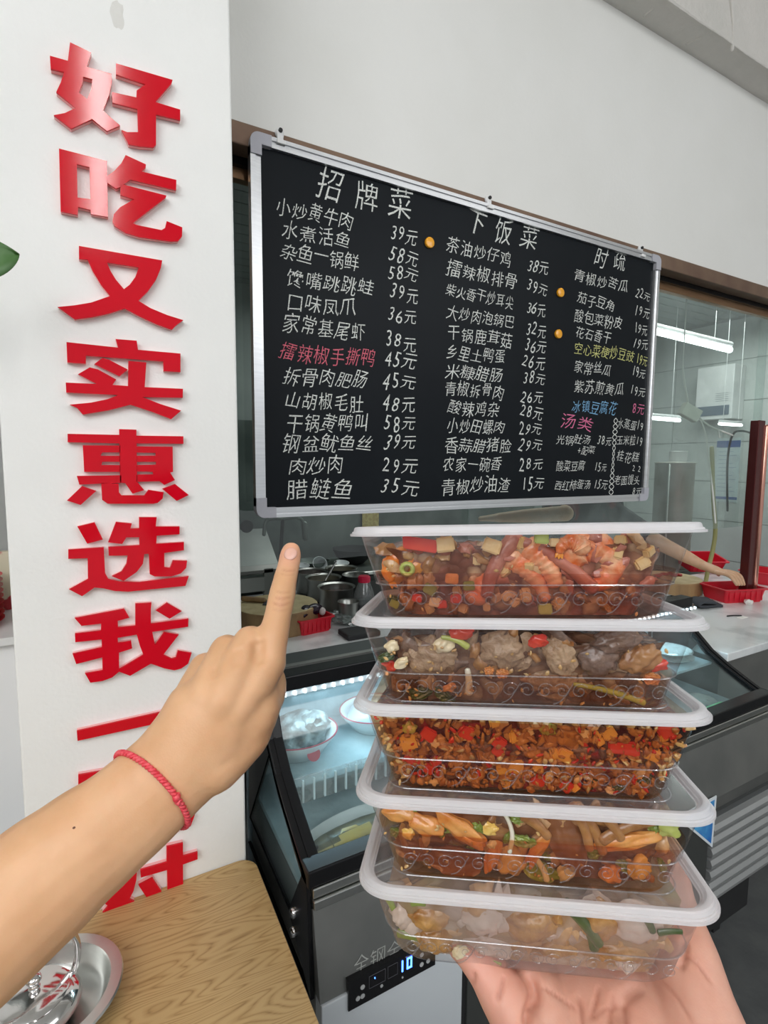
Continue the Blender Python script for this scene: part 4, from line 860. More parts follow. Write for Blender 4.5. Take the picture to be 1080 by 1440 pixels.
# steam cylinder
p = pD(947, 690, 3.6)
cy = empty('steam_boiler', (p.x, p.y, ZC - .04), label='tall brushed steel boiler cylinder right of the board', cat='boiler')
zt = pD(947, 650, 3.6).z - (ZC - .04)
obj('drum', lathe(nb(), [(0, 0), (.118, 0), (.122, .005), (.122, zt - .01), (.127, zt - .008), (.127, zt), (0, zt + .004)], 36), mat('boiler_steel', (0.46, 0.44, 0.38), .45, .55, col2=(0.56, 0.54, 0.48), nscale=5), cy, smooth=False)
obj('side_pipe', tube(nb(), [(-.137, -.05, 0.001), (-.137, -.05, zt - .02)], .008, 10), M_steel, cy, smooth=True)
for ch in cy.children: ch.data.polygons.foreach_set('use_smooth', [True] * len(ch.data.polygons))
cyb = tag(obj('boiler_stand', box(p.x - .16, p.x + .16, p.y - .15, p.y + .15, 0, ZC - .04), M_steeld), 'steel stand carrying the boiler cylinder', 'stand')
o = tag(obj('white_pot', lathe(nb(), [(0, 0), (.05, 0), (.055, .01), (.055, .065), (.06, .07), (0, .075)], 24), M_white, smooth=True), 'white lidded pot on top of the boiler cylinder', 'pot'); o.location = (p.x + .03, p.y + .0, ZC - .04 + zt + .003)
# wall water heater
pa = pX(979, 550, 4.04); pb2 = pX(1031, 550, 4.04); z1h = pX(1004, 515, 4.04).z; z0h = pX(1004, 590, 4.04).z
wh = empty('water_heater', (4.04, pb2.y, z0h), label='white wall water heater with dark band below the long glowing tube', cat='heater')
W_ = pa.y - pb2.y; H_ = z1h - z0h
obj('casing', box(0, KX - .0085 - 4.04, 0, W_, 0, H_), M_white, wh, bevel=.006)
obj('dark_band', box(-.004, 0, 0.02, W_ - .02, 0.03, 0.10), mat('band_blue_grey', (0.10, 0.14, 0.20), .4), wh)
bm = nb()
for k in range(5): bx(bm, -.002, 0, 0.03, 0.12, 0.13 + k * .014, 0.134 + k * .014)
obj('printed_label', bm, mat('print_grey', (0.35, 0.38, 0.38), .6), wh)
# hanging junction box with cords
c = pD(970, 580, 2.45)
jb = empty('junction_box', c, label='tilted white socket box hanging by cords in the window', cat='socket')
bm = box(-.045, .045, -.02, .02, -.03, .03); Mx = Matrix.Rotation(R(-28.6), 4, 'Z') @ Matrix.Rotation(R(28), 4, 'Y')
for v in bm.verts: v.co = Mx @ v.co
obj('box', bm, mat('aged_white_plastic', (0.72, 0.72, 0.64), .5), jb, bevel=.005)
crd = [[(960, 515), (963, 540), (968, 568)], [(984, 588), (992, 610), (996, 640), (1002, 690), (1006, 735)], [(985, 589), (1000, 600), (1030, 612)], [(1010, 605), (1012, 615)]]
bm = nb()
for cl in crd: tube(bm, smoothpts([pD(x, y, 2.45) - c for x, y in cl], 4), 0.004, 7)
tube(bm, [pD(960, 515, 2.45) - c, Vector((pD(960, 515, 2.45).x - c.x, pD(960, 515, 2.45).y - c.y, 2.72 - c.z))], 0.003, 6)
obj('cord', bm, mat('white_cord', (0.7, 0.7, 0.66), .6), jb, smooth=True)
# black cable
bm = tube(nb(), smoothpts([pD(x, y, 2.6) for x, y in ((1023, 718), (1023, 650), (1030, 612), (1045, 606), (1062, 612))], 5), 0.005, 7)
tag(obj('black_cable', bm, M_blackm, smooth=True), 'black cable arching down beside the dark red post', 'cable')
# paper notice
XN = KX - .0125; pa = pX(1006, 660, XN); pb2 = pX(1039, 660, XN); z1h = pX(1022, 616, XN).z; z0h = pX(1022, 706, XN).z
nw = empty('paper_notice', (XN, pb2.y, z0h), label='pale paper notice with blue bands on the kitchen wall', cat='notice')
Hn = z1h - z0h; Wn = pa.y - pb2.y
obj('sheet', box(0, .004, 0, Wn, 0, Hn), mat('paper_pale', (0.62, 0.70, 0.72), .7), nw)
bm = nb(); bx(bm, -.001, 0, 0, Wn, Hn - .07, Hn - .02); bx(bm, -.001, 0, 0, Wn, 0.02, 0.04)
obj('blue_band', bm, mat('band_blue', (0.10, 0.16, 0.38), .6), nw)
bm = nb()
for k in range(12): bx(bm, -.001, 0, .02 + .05 * ((k * 37) % 3) / 2, Wn - .02, 0.08 + k * .03, 0.084 + k * .03)
obj('print_line', bm, mat('print_blue_grey', (0.35, 0.42, 0.5), .6), nw)
# hose
bm = tube(nb(), smoothpts([pD(x, y, 2.9) for x, y in ((1001, 630), (1003, 700), (1006, 745), (1002, 775), (996, 800), (990, 830))], 5), 0.011, 9)
tag(obj('rubber_hose', bm, mat('olive_hose', (0.38, 0.36, 0.14), .4), smooth=True), 'olive yellow hose running down the tiled wall', 'hose')
# dark red post
pt0 = pY(1050, 845, YW)
ps = empty('metal_post', (pt0.x, YW + .0, ZC), label='dark red and copper metal post standing on the marble counter', cat='post')
zt = pY(1056, 592, YW + 0.03).z - ZC
obj('post_core', box(-.045, .012, -.02, .02, 0, zt), mat('oxblood_metal', (0.10, 0.018, 0.018), .25, .5), ps, bevel=.003)
obj('copper_edge', tube(nb(), [(.022, -.02, 0), (.022, -.02, zt - .03)], 0.012, 10), mat('copper_metal', (0.72, 0.36, 0.28), .2, .9), ps, smooth=True)
# baskets, cloth, scraps on the marble
c1_ = pZ(1032, 843, ZC)
basket(Vector((c1_.x + .0, c1_.y + .01, ZC)), 0.24, 0.17, 0.07, 'red plastic basket the kitchen hand reaches into', rot=R(-18))
c2_ = pZ(1082, 826, ZC)
basket(Vector((c2_.x + .12, c2_.y + .10, ZC)), 0.22, 0.16, 0.07, 'red plastic basket at the right edge of the photo', rot=R(10))
c3_ = pZ(1010, 806, ZC)
basket(Vector((c3_.x - .03, c3_.y + .10, ZC + .02)), 0.24, 0.16, 0.075, 'red plastic basket behind the hand, its rim tipped up', rot=R(-25)).rotation_euler[0] = R(14)
# folded towel
c = pZ(993, 852, ZC); tw = empty('folded_cloth', c, (0, 0, R(-8)), label='folded dark charcoal cloth on the white marble counter', cat='cloth')
pr = smoothpts([Vector((0.075, 0, .006)), Vector((0.02, 0, .008)), Vector((-0.055, 0, .012)), Vector((-0.078, 0, .022)), Vector((-0.055, 0, .032)), Vector((0.0, 0, .027)), Vector((0.035, 0, .022))], 5)
bm = nb(); rws = []
for q, yy in enumerate((-0.045, -0.03, -0.01, 0.01, 0.03, 0.045)):
    rws.append([bm.verts.new((p.x + yy * .5, yy, p.z + 0.003 * noise.noise(Vector((p.x * 30, yy * 40, 1))))) for p in pr])
for a, b_ in zip(rws, rws[1:]):
    for i in range(len(a) - 1): bm.faces.new((a[i], a[i + 1], b_[i + 1], b_[i]))
o = obj('cloth', bm, M_towel, tw, smooth=True); s_ = o.modifiers.new('s', 'SOLIDIFY'); s_.thickness = 0.009; s_.offset = 0
c = pZ(1053, 850, ZC); bm = nb(); ico(bm, (.024, .018, .014), 2, amp=.7, freq=2.5, seed=9)
tag(obj('crumpled_paper', bm, mat('tissue_white', (0.8, 0.78, 0.74), .8)), 'crumpled white tissue in front of the red basket', 'tissue').location = c + Vector((0, 0, .012))
c = pZ(1045, 868, ZC); bm = box(-.035, .02, -.012, .012, 0, .001)
tag(obj('paper_scrap', bm, mat('tissue_white', (0.8, 0.78, 0.74), .8)), 'flat white paper scrap lying on the marble counter', 'paper').location = c
c = pZ(1032, 867, ZC); bm = tube(nb(), smoothpts([(-.03, .012, .003), (0, .003, .004), (.035, -.012, .003)], 4), .003, 6)
tag(obj('metal_skewer', bm, M_blackm, smooth=True), 'thin dark skewer beside the flat paper scrap', 'skewer').location = c
# chopping board with meat
c = pZ(950, 822, ZC); cR = pZ(938, 822, ZC + .03); cR.z = ZC
chopping(cR, 0.165, 0.07, 'round chopping board with raw meat right of the top food box')
bm = nb()
for k in range(9): ico(bm, (.018, .014, .008), 2, Matrix.Translation((random.uniform(-.08, .08), random.uniform(-.06, .05), 0.0)) @ Matrix.Rotation(k, 4, 'Z'), amp=.4, freq=2, seed=k)
o = tag(obj('raw_meat', bm, mat('raw_meat_red', (0.5, 0.06, 0.05), .35, col2=(.35, .03, .03), nscale=40), smooth=True), 'chopped raw red meat on the round board', 'meat'); o['kind'] = 'stuff'; o.location = cR + Vector((0, 0, .079))
# ---------------------------------------------------------------- skin
def skin_mat(name, c1, c2, creases=(), redness=()):
    m = bpy.data.materials.new(name); m.use_nodes = True; nt = m.node_tree; N = nt.nodes; L = nt.links; b = N['Principled BSDF']
    tc = N.new('ShaderNodeTexCoord'); n = N.new('ShaderNodeTexNoise'); n.inputs['Scale'].default_value = 42; n.inputs['Detail'].default_value = 5; L.new(tc.outputs['Object'], n.inputs['Vector'])
    r = N.new('ShaderNodeValToRGB'); r.color_ramp.elements[0].position = 0.3; r.color_ramp.elements[1].position = 0.7; r.color_ramp.elements[0].color = (*c1, 1); r.color_ramp.elements[1].color = (*c2, 1); L.new(n.outputs['Fac'], r.inputs[0])
    col = r.outputs[0]
    # redder skin over joints and fingertips
    for (p, rad, rc, k) in redness:
        sb = N.new('ShaderNodeVectorMath'); sb.operation = 'DISTANCE'; L.new(tc.outputs['Object'], sb.inputs[0]); sb.inputs[1].default_value = p
        mr = N.new('ShaderNodeMapRange'); mr.interpolation_type = 'SMOOTHSTEP'; mr.inputs[1].default_value = 0; mr.inputs[2].default_value = rad; mr.inputs[3].default_value = k; mr.inputs[4].default_value = 0; L.new(sb.outputs['Value'], mr.inputs[0])
        mx = N.new('ShaderNodeMix'); mx.data_type = 'RGBA'; L.new(mr.outputs[0], mx.inputs[0]); L.new(col, mx.inputs[6]); mx.inputs[7].default_value = (*rc, 1); col = mx.outputs[2]
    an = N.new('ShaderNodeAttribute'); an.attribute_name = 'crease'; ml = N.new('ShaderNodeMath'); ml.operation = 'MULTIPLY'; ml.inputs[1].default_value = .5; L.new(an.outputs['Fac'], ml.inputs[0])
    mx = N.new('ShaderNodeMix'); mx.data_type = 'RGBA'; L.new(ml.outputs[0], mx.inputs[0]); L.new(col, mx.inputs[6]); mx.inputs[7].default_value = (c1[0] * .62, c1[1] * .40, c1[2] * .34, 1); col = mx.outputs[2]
    L.new(col, b.inputs['Base Color'])
    b.inputs['Roughness'].default_value = 0.47; b.inputs['Specular IOR Level'].default_value = 0.42
    b.inputs['Subsurface Weight'].default_value = 0.22; b.inputs['Subsurface Radius'].default_value = (1, 0.35, 0.2); b.inputs['Subsurface Scale'].default_value = 0.006
    n2 = N.new('ShaderNodeTexVoronoi'); n2.inputs['Scale'].default_value = 900; L.new(tc.outputs['Object'], n2.inputs['Vector'])
    n3 = N.new('ShaderNodeTexNoise'); n3.inputs['Scale'].default_value = 130; n3.inputs['Detail'].default_value = 4; L.new(tc.outputs['Object'], n3.inputs['Vector'])
    ad = N.new('ShaderNodeMath'); ad.operation = 'MULTIPLY_ADD'; ad.inputs[1].default_value = 0.25; L.new(n2.outputs['Distance'], ad.inputs[0]); L.new(n3.outputs['Fac'], ad.inputs[2])
    h = ad.outputs[0]
    bpn = N.new('ShaderNodeBump'); bpn.inputs['Strength'].default_value = 0.14; bpn.inputs['Distance'].default_value = 0.001; L.new(h, bpn.inputs['Height']); L.new(bpn.outputs[0], b.inputs['Normal'])
    return m

def grow(name, parts, m, parent, voxel=0.0016, smooth=9, creases=(), org=Vector((0, 0, 0)), sub=False):
    """parts: list of (points, radii, ref); fused by a voxel remesh into one continuous skin, creases pressed in"""
    bm = nb()
    for pts, rad, ref in parts:
        P = smoothpts(pts, 4); rr = []
        rad = [(r, r) if not isinstance(r, (tuple, list)) else r for r in rad]
        for i in range(len(rad) - 1):
            for j in range(4):
                t = j / 4; t = t * t * (3 - 2 * t); rr.append((rad[i][0] * (1 - t) + rad[i + 1][0] * t, rad[i][1] * (1 - t) + rad[i + 1][1] * t))
        rr.append(rad[-1]); tube(bm, P, rr, 20, ref=ref)
    for v in bm.verts: v.co -= org
    bmesh.ops.recalc_face_normals(bm, faces=bm.faces[:])
    o = obj(name, bm, m, parent)
    r = o.modifiers.new('r', 'REMESH'); r.mode = 'VOXEL'; r.voxel_size = voxel; r.use_smooth_shade = True
    s = o.modifiers.new('s', 'SMOOTH'); s.factor = 0.6; s.iterations = smooth
    bpy.context.view_layer.update(); dg = bpy.context.evaluated_depsgraph_get()
    me = bpy.data.meshes.new_from_object(o.evaluated_get(dg)); o.modifiers.clear(); old = o.data; o.data = me; bpy.data.meshes.remove(old)
    # keep only the outer shell
    bm = bmesh.new(); bm.from_mesh(me); seen = set(); best = []
    for v in bm.verts:
        if v.index in seen: continue
        st = [v]; seen.add(v.index); cmp_ = []
        while st:
            q = st.pop(); cmp_.append(q)
            for e in q.link_edges:
                w_ = e.other_vert(q)
                if w_.index not in seen: seen.add(w_.index); st.append(w_)
        if len(cmp_) > len(best): best = cmp_
    keep = set(v.index for v in best); bmesh.ops.delete(bm, geom=[v for v in bm.verts if v.index not in keep], context='VERTS')
    if creases:
        from mathutils.bvhtree import BVHTree as BT_
        bt_ = BT_.FromBMesh(bm); bm.normal_update(); co = np.array([v.co[:] for v in bm.verts]); no = np.array([v.normal[:] for v in bm.verts]); dsp = np.zeros(len(co)); CR = np.zeros(len(co))
        for pts, wdt, dep in creases:
            q = []
            for p in smoothpts([Vector((p[0], p[1], 0)) for p in pts], 8):
                r_ = ray(p.x, p.y); hit = bt_.ray_cast(Vector((0, 0, CAMZ)) - org, r_.normalized())[0]
                if hit is not None: q.append(tuple(hit))
            if len(q) < 2: continue
            q = np.array(q); dmin = np.full(len(co), 9.0); tt = np.zeros(len(co))
            for i in range(len(q) - 1):
                a = q[i]; ab = q[i + 1] - a; t = np.clip(((co - a) @ ab) / max(ab @ ab, 1e-12), 0, 1); d = np.linalg.norm(co - (a + t[:, None] * ab), axis=1)
                k = d < dmin; dmin[k] = d[k]; tt[k] = ((i + t) / (len(q) - 1))[k]
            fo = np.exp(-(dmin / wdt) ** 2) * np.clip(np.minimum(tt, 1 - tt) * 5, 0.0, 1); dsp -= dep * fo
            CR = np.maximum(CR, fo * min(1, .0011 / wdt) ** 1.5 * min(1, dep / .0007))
        co += no * dsp[:, None]
        for v, c in zip(bm.verts, co): v.co = c
    nvv = len(bm.verts); bm.to_mesh(me); bm.free()
    at = me.attributes.new('crease', 'FLOAT', 'POINT')
    if creases: at.data.foreach_set('value', CR.astype(np.float32))
    for p in me.polygons: p.use_smooth = True
    me.materials.clear(); me.materials.append(m)
    return o
VIEW = (CAM3 @ Vector((0, 0, 1))).normalized()

# ---------------------------------------------------------------- pointing arm (left hand, back of the hand to the camera)
def D(px, py, d): return pD(px, py, d)
def mm(px, d): return px / F * d          # half widths measured across the view
armo = D(0, 1230, 0.27)
per = empty('person', armo, label='bare left forearm and hand pointing one finger up at the menu', cat='person')
parts = []
arm = [(-130, 1395, .235, 108), (-40, 1322, .25, 98), (59, 1239, .268, 88), (118, 1190, .277, 79), (176, 1145, .286, 71), (236, 1090, .296, 66), (269, 1055, .300, 68), (300, 1014, .306, 72)]
parts.append(([D(a, b_, d) for a, b_, d, h in arm], [(mm(h, d), mm(h, d) * (0.86 if i < 4 else 0.72)) for i, (a, b_, d, h) in enumerate(arm)], VIEW))
# metacarpal fans
wr = (268, 1056, .302)
for (kx, ky, kd, w0, w1, mid) in ((378, 932, .318, 26, 23, (330, 1000, .303)), (351, 903, .322, 26, 21.5, (312, 985, .300)), (317, 914, .326, 26, 19.5, (290, 985, .301)), (287, 938, .330, 26, 18, (268, 998, .305))):
    a, b_, c = mid
    parts.append(([D(*wr), D(a, b_, c), D(kx, ky, kd)], [mm(34, .30), mm(30, c), mm(w1 + 2, kd)], VIEW))
parts.append(([D(310, 1040, .306), D(352, 1000, .314), D(360, 960, .322)], [mm(48, .30), mm(42, .31), mm(30, .32)], VIEW))
# index finger
idx = [(376, 935, .318, 25), (384, 897, .322, 21.5), (391, 865, .330, 19.2), (396.5, 838, .337, 18.9), (401, 815, .345, 16.8), (405.5, 797, .352, 15.7), (408.3, 782, .358, 15.2), (409.5, 774.5, .361, 13.6)]
parts.append(([D(a, b_, d) for a, b_, d, h in idx], [(mm(h, d), mm(h, d) * .92) for a, b_, d, h in idx], VIEW))
# folded fingers: proximal phalanx away from the camera, then curled back towards the palm
for (kx, ky, kd, r) in ((351, 903, .322, 20), (317, 914, .326, 18.5), (287, 938, .330, 17)):
    parts.append(([D(kx, ky, kd), D(kx + 3, ky - 4, kd + .020), D(kx + 8, ky + 8, kd + .040)], [mm(r, kd), mm(r * .95, kd + .02), mm(r * .9, kd + .04)], VIEW))
    parts.append(([D(kx + 8, ky + 8, kd + .040), D(kx + 14, ky + 38, kd + .046), D(kx + 20, ky + 62, kd + .036), D(kx + 20, ky + 70, kd + .022)], [mm(r * .9, kd + .04), mm(r * .85, kd + .04), mm(r * .8, kd + .03), mm(r * .7, kd + .02)], VIEW))
# thumb, lying along the side and over the folded fingers
parts.append(([D(322, 1062, .306), D(352, 1020, .313), D(374, 986, .322), D(383, 962, .334), D(374, 938, .350)], [mm(34, .306), mm(31, .313), mm(24, .322), mm(20.5, .334), mm(17, .35)], VIEW))
parts.append(([D(300, 1075, .300), D(345, 1035, .310), D(372, 1000, .322)], [mm(40, .3), mm(34, .31), mm(20, .322)], VIEW))
def S(px, py, d): return D(px, py, d)
cre = [([(384, 838), (397, 842), (411, 839)], .0008, .0006), ([(381, 846), (395, 851), (410, 847)], .0008, .0006), ([(386, 831), (397, 833), (410, 832)], .0007, .0004), ([(383, 856), (394, 859), (406, 857)], .0007, .0003),
       ([(394, 800), (406, 803), (417, 801)], .0007, .0005), ([(394, 806), (405, 809), (416, 807)], .0006, .0003),
       ([(368, 935), (364, 915), (362, 900)], .0045, .0016), ([(336, 940), (333, 922), (333, 910)], .0045, .0013), ([(303, 955), (300, 938)], .003, .0012), ([(330, 1062), (360, 1015), (372, 975)], .006, .0009), ([(210, 1075), (235, 1100), (262, 1120)], .0012, .0003)]
M_arm = skin_mat('arm_skin', (0.66, 0.365, 0.19), (0.74, 0.435, 0.245), redness=[(tuple(D(409, 775, .35) - armo), .022, (0.80, 0.36, 0.27), .55), (tuple(D(396, 843, .322) - armo), .010, (0.62, 0.30, 0.20), .55)])
hand1 = grow('arm_and_hand', parts, M_arm, per, 0.0015, 8, cre, armo)
# nail on the index finger
nm_ = D(408.6, 778, .346) - armo
fin_dir = (D(409.5, 774, .361) - D(401, 815, .345)).normalized()
side = fin_dir.cross(VIEW).normalized(); up = side.cross(fin_dir).normalized()
MB_ = Matrix((side, fin_dir, up)).transposed().to_4x4()
bm = nb(); ico(bm, (.0044, .0052, .0016), 3, Matrix.Translation(D(408.6, 779, .3512) - armo) @ MB_)
obj('fingernail', bm, mat('nail_pink', (0.80, 0.45, 0.36), 0.25, sss=.2), per, smooth=True)
obj('mole', (lambda b: (ico(b, (.0007, .0007, .0005), 2, Matrix.Translation(D(104, 1164, .2548) - armo)), b)[1])(nb()), mat('mole_brown', (0.16, 0.07, 0.04), .6), per)

# red cord bracelet, laid on the skin by casting rays from outside onto the arm
from mathutils.bvhtree import BVHTree
bm_ = bmesh.new(); bm_.from_mesh(hand1.data); bvh = BVHTree.FromBMesh(bm_); bm_.free()
ca = D(214, 1111, .292) - armo; axv = (D(269, 1055, .300) - D(176, 1145, .286)).normalized()
e1 = (D(170, 1056, .29) - D(256, 1172, .29)).normalized(); 
tiltaxis = (axv * 0.93 - VIEW * 0.78).normalized()
e1 = (e1 - tiltaxis * e1.dot(tiltaxis)).normalized(); e2 = tiltaxis.cross(e1).normalized()
ringp = []
for i in range(72):
    a = 2 * PI * i / 72; d_ = e1 * math.cos(a) + e2 * math.sin(a)
    loc, nor, ix, dist = bvh.ray_cast(ca + d_ * 0.09, -d_)
    ringp.append((loc if loc is not None else ca + d_ * 0.03) + d_ * 0.0011)
br_o = empty('cord_bracelet', D(214, 1111, .292), label='thin twisted red cord bracelet tied round the pointing wrist', cat='bracelet')
M_cord = mat('red_cord', (0.70, 0.035, 0.06), .5, col2=(0.80, 0.12, 0.14), nscale=400, spec=.4)
RP = []
for i in range(72 * 5):
    t = i / 5; k = int(t); f = t - k; RP.append(ringp[k % 72] * (1 - f) + ringp[(k + 1) % 72] * f)
off_ = armo - D(214, 1111, .292)
for ph in (0, PI):
    pts = []
    for i, p in enumerate(RP + RP[:1]):
        q = RP[(i + 1) % len(RP)] - RP[(i - 1) % len(RP)]; q.normalize(); outv = (p - ca).normalized(); s_ = q.cross(outv).normalized()
        an = ph + 2 * PI * 33 * i / len(RP); pts.append(p + (s_ * math.cos(an) + outv * math.sin(an)) * 0.0008 + off_)
    obj('cord_strand', tube(nb(), pts, 0.00098, 7), M_cord, br_o, smooth=True)
kn_ = RP[int(len(RP) * .0)]
cand = min(RP, key=lambda p: (p + armo - D(258, 1132, .27)).length)
bm = nb(); ico(bm, (.0022, .0022, .0026), 2, Matrix.Translation(cand + off_), amp=.4, freq=2)
ico(bm, (.0018, .002, .002), 2, Matrix.Translation(cand + off_ + Vector((0.0005, 0, -.0028))), amp=.4, freq=2, seed=3)
obj('knot', bm, M_cord, br_o, smooth=True)

# ---------------------------------------------------------------- hand under the food boxes (palm up, fingers away, thumb right)
def C(x, h, d): return CM @ Vector((x * .945, -h * .945, -d * .945))
UPV = (CAM3 @ Vector((0, 1, 0))).normalized()
h2o = C(0.13, 0.27, 0.28)
per2 = empty('person', h2o, label='right hand held palm up under the stack of food boxes', cat='person')
P2 = []
P2.append(([C(.130, .40, .17), C(.131, .345, .205), C(.131, .300, .238)], [(.034, .026), (.034, .025), (.036, .024)], UPV))     # forearm, wrist
P2.append(([C(.131, .310, .230), C(.128, .285, .262), C(.122, .268, .30), C(.116, .266, .345)], [(.036, .022), (.042, .020), (.043, .016), (.040, .013)], UPV))  # palm
P2.append(([C(.158, .312, .235), C(.163, .279, .262), C(.168, .256, .290), C(.176, .238, .318)], [(.020, .020), (.0235, .022), (.0185, .0185), (.0125, .0125)], UPV))  # thenar
P2.append(([C(.176, .238, .318), C(.182, .226, .336), C(.180, .214, .352), C(.175, .204, .364)], [.0118, .0105, .0102, .0088], UPV))   # thumb
P2.append(([C(.100, .315, .235), C(.090, .292, .262), C(.084, .268, .29), C(.080, .262, .33)], [(.018, .020), (.018, .021), (.016, .018), (.014, .013)], UPV))  # hypothenar
# fingers
P2.append(([C(.080, .268, .315), C(.062, .262, .325), C(.050, .2565, .332), C(.040, .2535, .338), C(.034, .2520, .342)], [.0135, .0105, .0095, .0085, .0072], UPV))  # little finger, spread left
P2.append(([C(.088, .268, .33), C(.067, .262, .365), C(.054, .259, .385), C(.047, .257, .40)], [.012, .0098, .009, .0075], UPV))
P2.append(([C(.105, .268, .345), C(.092, .262, .385), C(.083, .259, .408), C(.078, .257, .422)], [.012, .010, .009, .0078], UPV))
P2.append(([C(.128, .266, .345), C(.122, .262, .385), C(.118, .259, .41), C(.116, .257, .425)], [.012, .010, .009, .0078], UPV))
# near part of the little-finger side seen under the box corner
P2.append(([C(.098, .310, .245), C(.082, .285, .262), C(.066, .262, .279), C(.052, .2475, .288), C(.042, .2425, .292)], [(.018, .02), (.0165, .017), (.0125, .0125), (.0098, .0088), (.0072, .0062)], UPV))
cre2 = [([(738, 1368), (750, 1384), (751, 1404), (744, 1425), (736, 1460)], .0024, .0050), ([(707, 1372), (706, 1386), (697, 1412)], .0010, .0013), ([(668, 1366), (667, 1380), (662, 1390)], .0009, .0010),
        ([(812, 1400), (817, 1420), (820, 1450)], .0011, .0014), ([(843, 1387), (838, 1408), (830, 1435)], .0010, .0013), ([(864, 1398), (860, 1420), (856, 1445)], .0011, .0015), ([(878, 1404), (880, 1425), (881, 1450)], .0012, .0012),
        ([(760, 1387), (785, 1402), (812, 1421)], .0008, .0008), ([(905, 1385), (880, 1402), (868, 1440)], .0030, .0022), ([(958, 1338), (980, 1356), (1004, 1388)], .0008, .0010), ([(925, 1375), (950, 1400), (975, 1440)], .0008, .0006), ([(955, 1365), (962, 1345), (965, 1320)], .0014, .0020), ([(830, 1435), (850, 1420), (880, 1410)], .0007, .0007)]
M_palm = skin_mat('palm_skin', (0.60, 0.29, 0.205), (0.69, 0.38, 0.285), redness=[(tuple(C(.055, .250, .285) - h2o), .035, (0.76, 0.34, 0.26), .6)])
grow('hand', P2, M_palm, per2, 0.0015, 6, cre2, h2o)
obj('thumbnail', (lambda b: (ico(b, (.0045, .002, .006), 3, Matrix.Translation(C(.179, .204, .371) - h2o)), b)[1])(nb()), mat('nail_pink', (0.80, 0.45, 0.36), 0.25), per2, smooth=True)

# ---------------------------------------------------------------- cook behind the window, arm reaching to the red basket
co = Vector((2.35, 2.02, ZC))
cook = empty('person', co + Vector((0, 0.0, 0)), label='cook in dark clothes behind the menu board reaching into a red basket', cat='person')
M_ck = skin_mat('cook_skin', (0.60, 0.36, 0.22), (0.68, 0.43, 0.28))
sh_r = Vector((2.52, 1.98, 1.40)); el = D(925, 762, 2.74); wri = D(988, 795, 2.62); hd_ = D(1012, 804, 2.56)
XZ = Vector((0, 0, 1))
ck = [([Vector((2.35, 2.02, 1.40)), Vector((2.36, 2.02, 1.52)), Vector((2.36, 2.0, 1.57))], [.05, .045, .045], XZ),
      ([Vector((2.36, 1.97, 1.57)), Vector((2.36, 1.98, 1.63)), Vector((2.36, 2.0, 1.70))], [(.05, .055), (.072, .085), (.07, .08)], XZ),
      ([sh_r, sh_r.lerp(el, .5), el], [.046, .042, .038], XZ), ([el, el.lerp(wri, .4), wri], [.040, .036, .024], XZ),
      ([wri, wri.lerp(hd_, .6), hd_], [(.028, .022), (.040, .020), (.040, .016)], XZ)]
dv = (hd_ - wri).normalized(); sd = dv.cross(XZ).normalized()
for k in range(4):
    b0 = hd_ + sd * (.036 - .024 * k); fo = sd * (.006 - .004 * k); ck.append(([b0, b0 + dv * .045 + fo + Vector((0, 0, .010)), b0 + dv * .075 + fo * 2 + Vector((0, 0, .004)), b0 + dv * .094 + fo * 2 + Vector((0, 0, -.018 - .004 * k))], [.0105, .0092, .0085, .007], XZ))
ck.append(([wri + sd * -.015, wri + sd * -.045 + dv * .03 + Vector((0, 0, -.01)), wri + sd * -.045 + dv * .06 + Vector((0, 0, -.03))], [.014, .011, .008], XZ))
# the other arm, folded in front, elbow towards the window
el2 = D(795, 722, 2.35); sl = Vector((2.16, 1.98, 1.40)); h2 = D(700, 728, 2.45)
ck.append(([Vector((2.2, 2.0, 1.42)), sl, sl.lerp(el2, .5), el2], [.05, .046, .040, .036], XZ)); ck.append(([el2, el2.lerp(h2, .5), h2], [.036, .032, .022], XZ))
ck.append(([h2, h2 + (h2 - el2).normalized() * .08], [(.03, .02), (.022, .012)], XZ))
ck.append(([Vector((2.35, 2.02, 1.42)), Vector((2.35, 2.04, 1.2))], [(.15, .09), (.15, .1)], XZ)); 
ck.append(([Vector((2.18, 2.0, 1.40)), Vector((2.52, 2.0, 1.40))], [.05, .05], XZ))
grow('body', ck, M_ck, cook, 0.0032, 2, (), cook.location)
sh_ = [([Vector((2.35, 2.02, 1.47)), Vector((2.35, 2.03, 1.30)), Vector((2.35, 2.05, .95)), Vector((2.35, 2.05, .6))], [(.10, .09), (.19, .12), (.18, .12), (.19, .13)], Vector((0, 1, 0))),
       ([Vector((2.12, 2.0, 1.41)), Vector((2.58, 2.0, 1.41))], [.065, .065], XZ), ([sh_r, sh_r.lerp(el, .75)], [.062, .056], XZ), ([sl, sl.lerp(el2, .7)], [.062, .055], XZ)]
grow('shirt', sh_, mat('dark_shirt', (0.02, 0.022, 0.028), .9, col2=(0.12, 0.015, 0.02), nscale=7, contrast=(.55, .6)), cook, 0.008, 4, (), cook.location)
hr = [([Vector((2.36, 2.03, 1.63)), Vector((2.36, 2.02, 1.70)), Vector((2.36, 2.01, 1.725))], [(.078, .082), (.079, .088), (.066, .072)], XZ)]
grow('hair', hr, mat('black_hair', (0.012, 0.01, 0.01), .5), cook, 0.006, 3, (), cook.location)
obj('trousers', tube(nb(), [(2.35 - co.x, 0.03, -.35), (2.35 - co.x, 0.03, -.98)], [(.16, .11), (.12, .10)], 14, ref=(0, 1, 0)), M_towel, cook, smooth=True)
for s in (-1, 1):
    bm = nb(); ico(bm, (.010, .004, .006), 2, Matrix.Translation(Vector((2.36 + s * .028, 1.905, 1.645)) - co)); obj('eye', bm, M_blackm, cook, smooth=True)
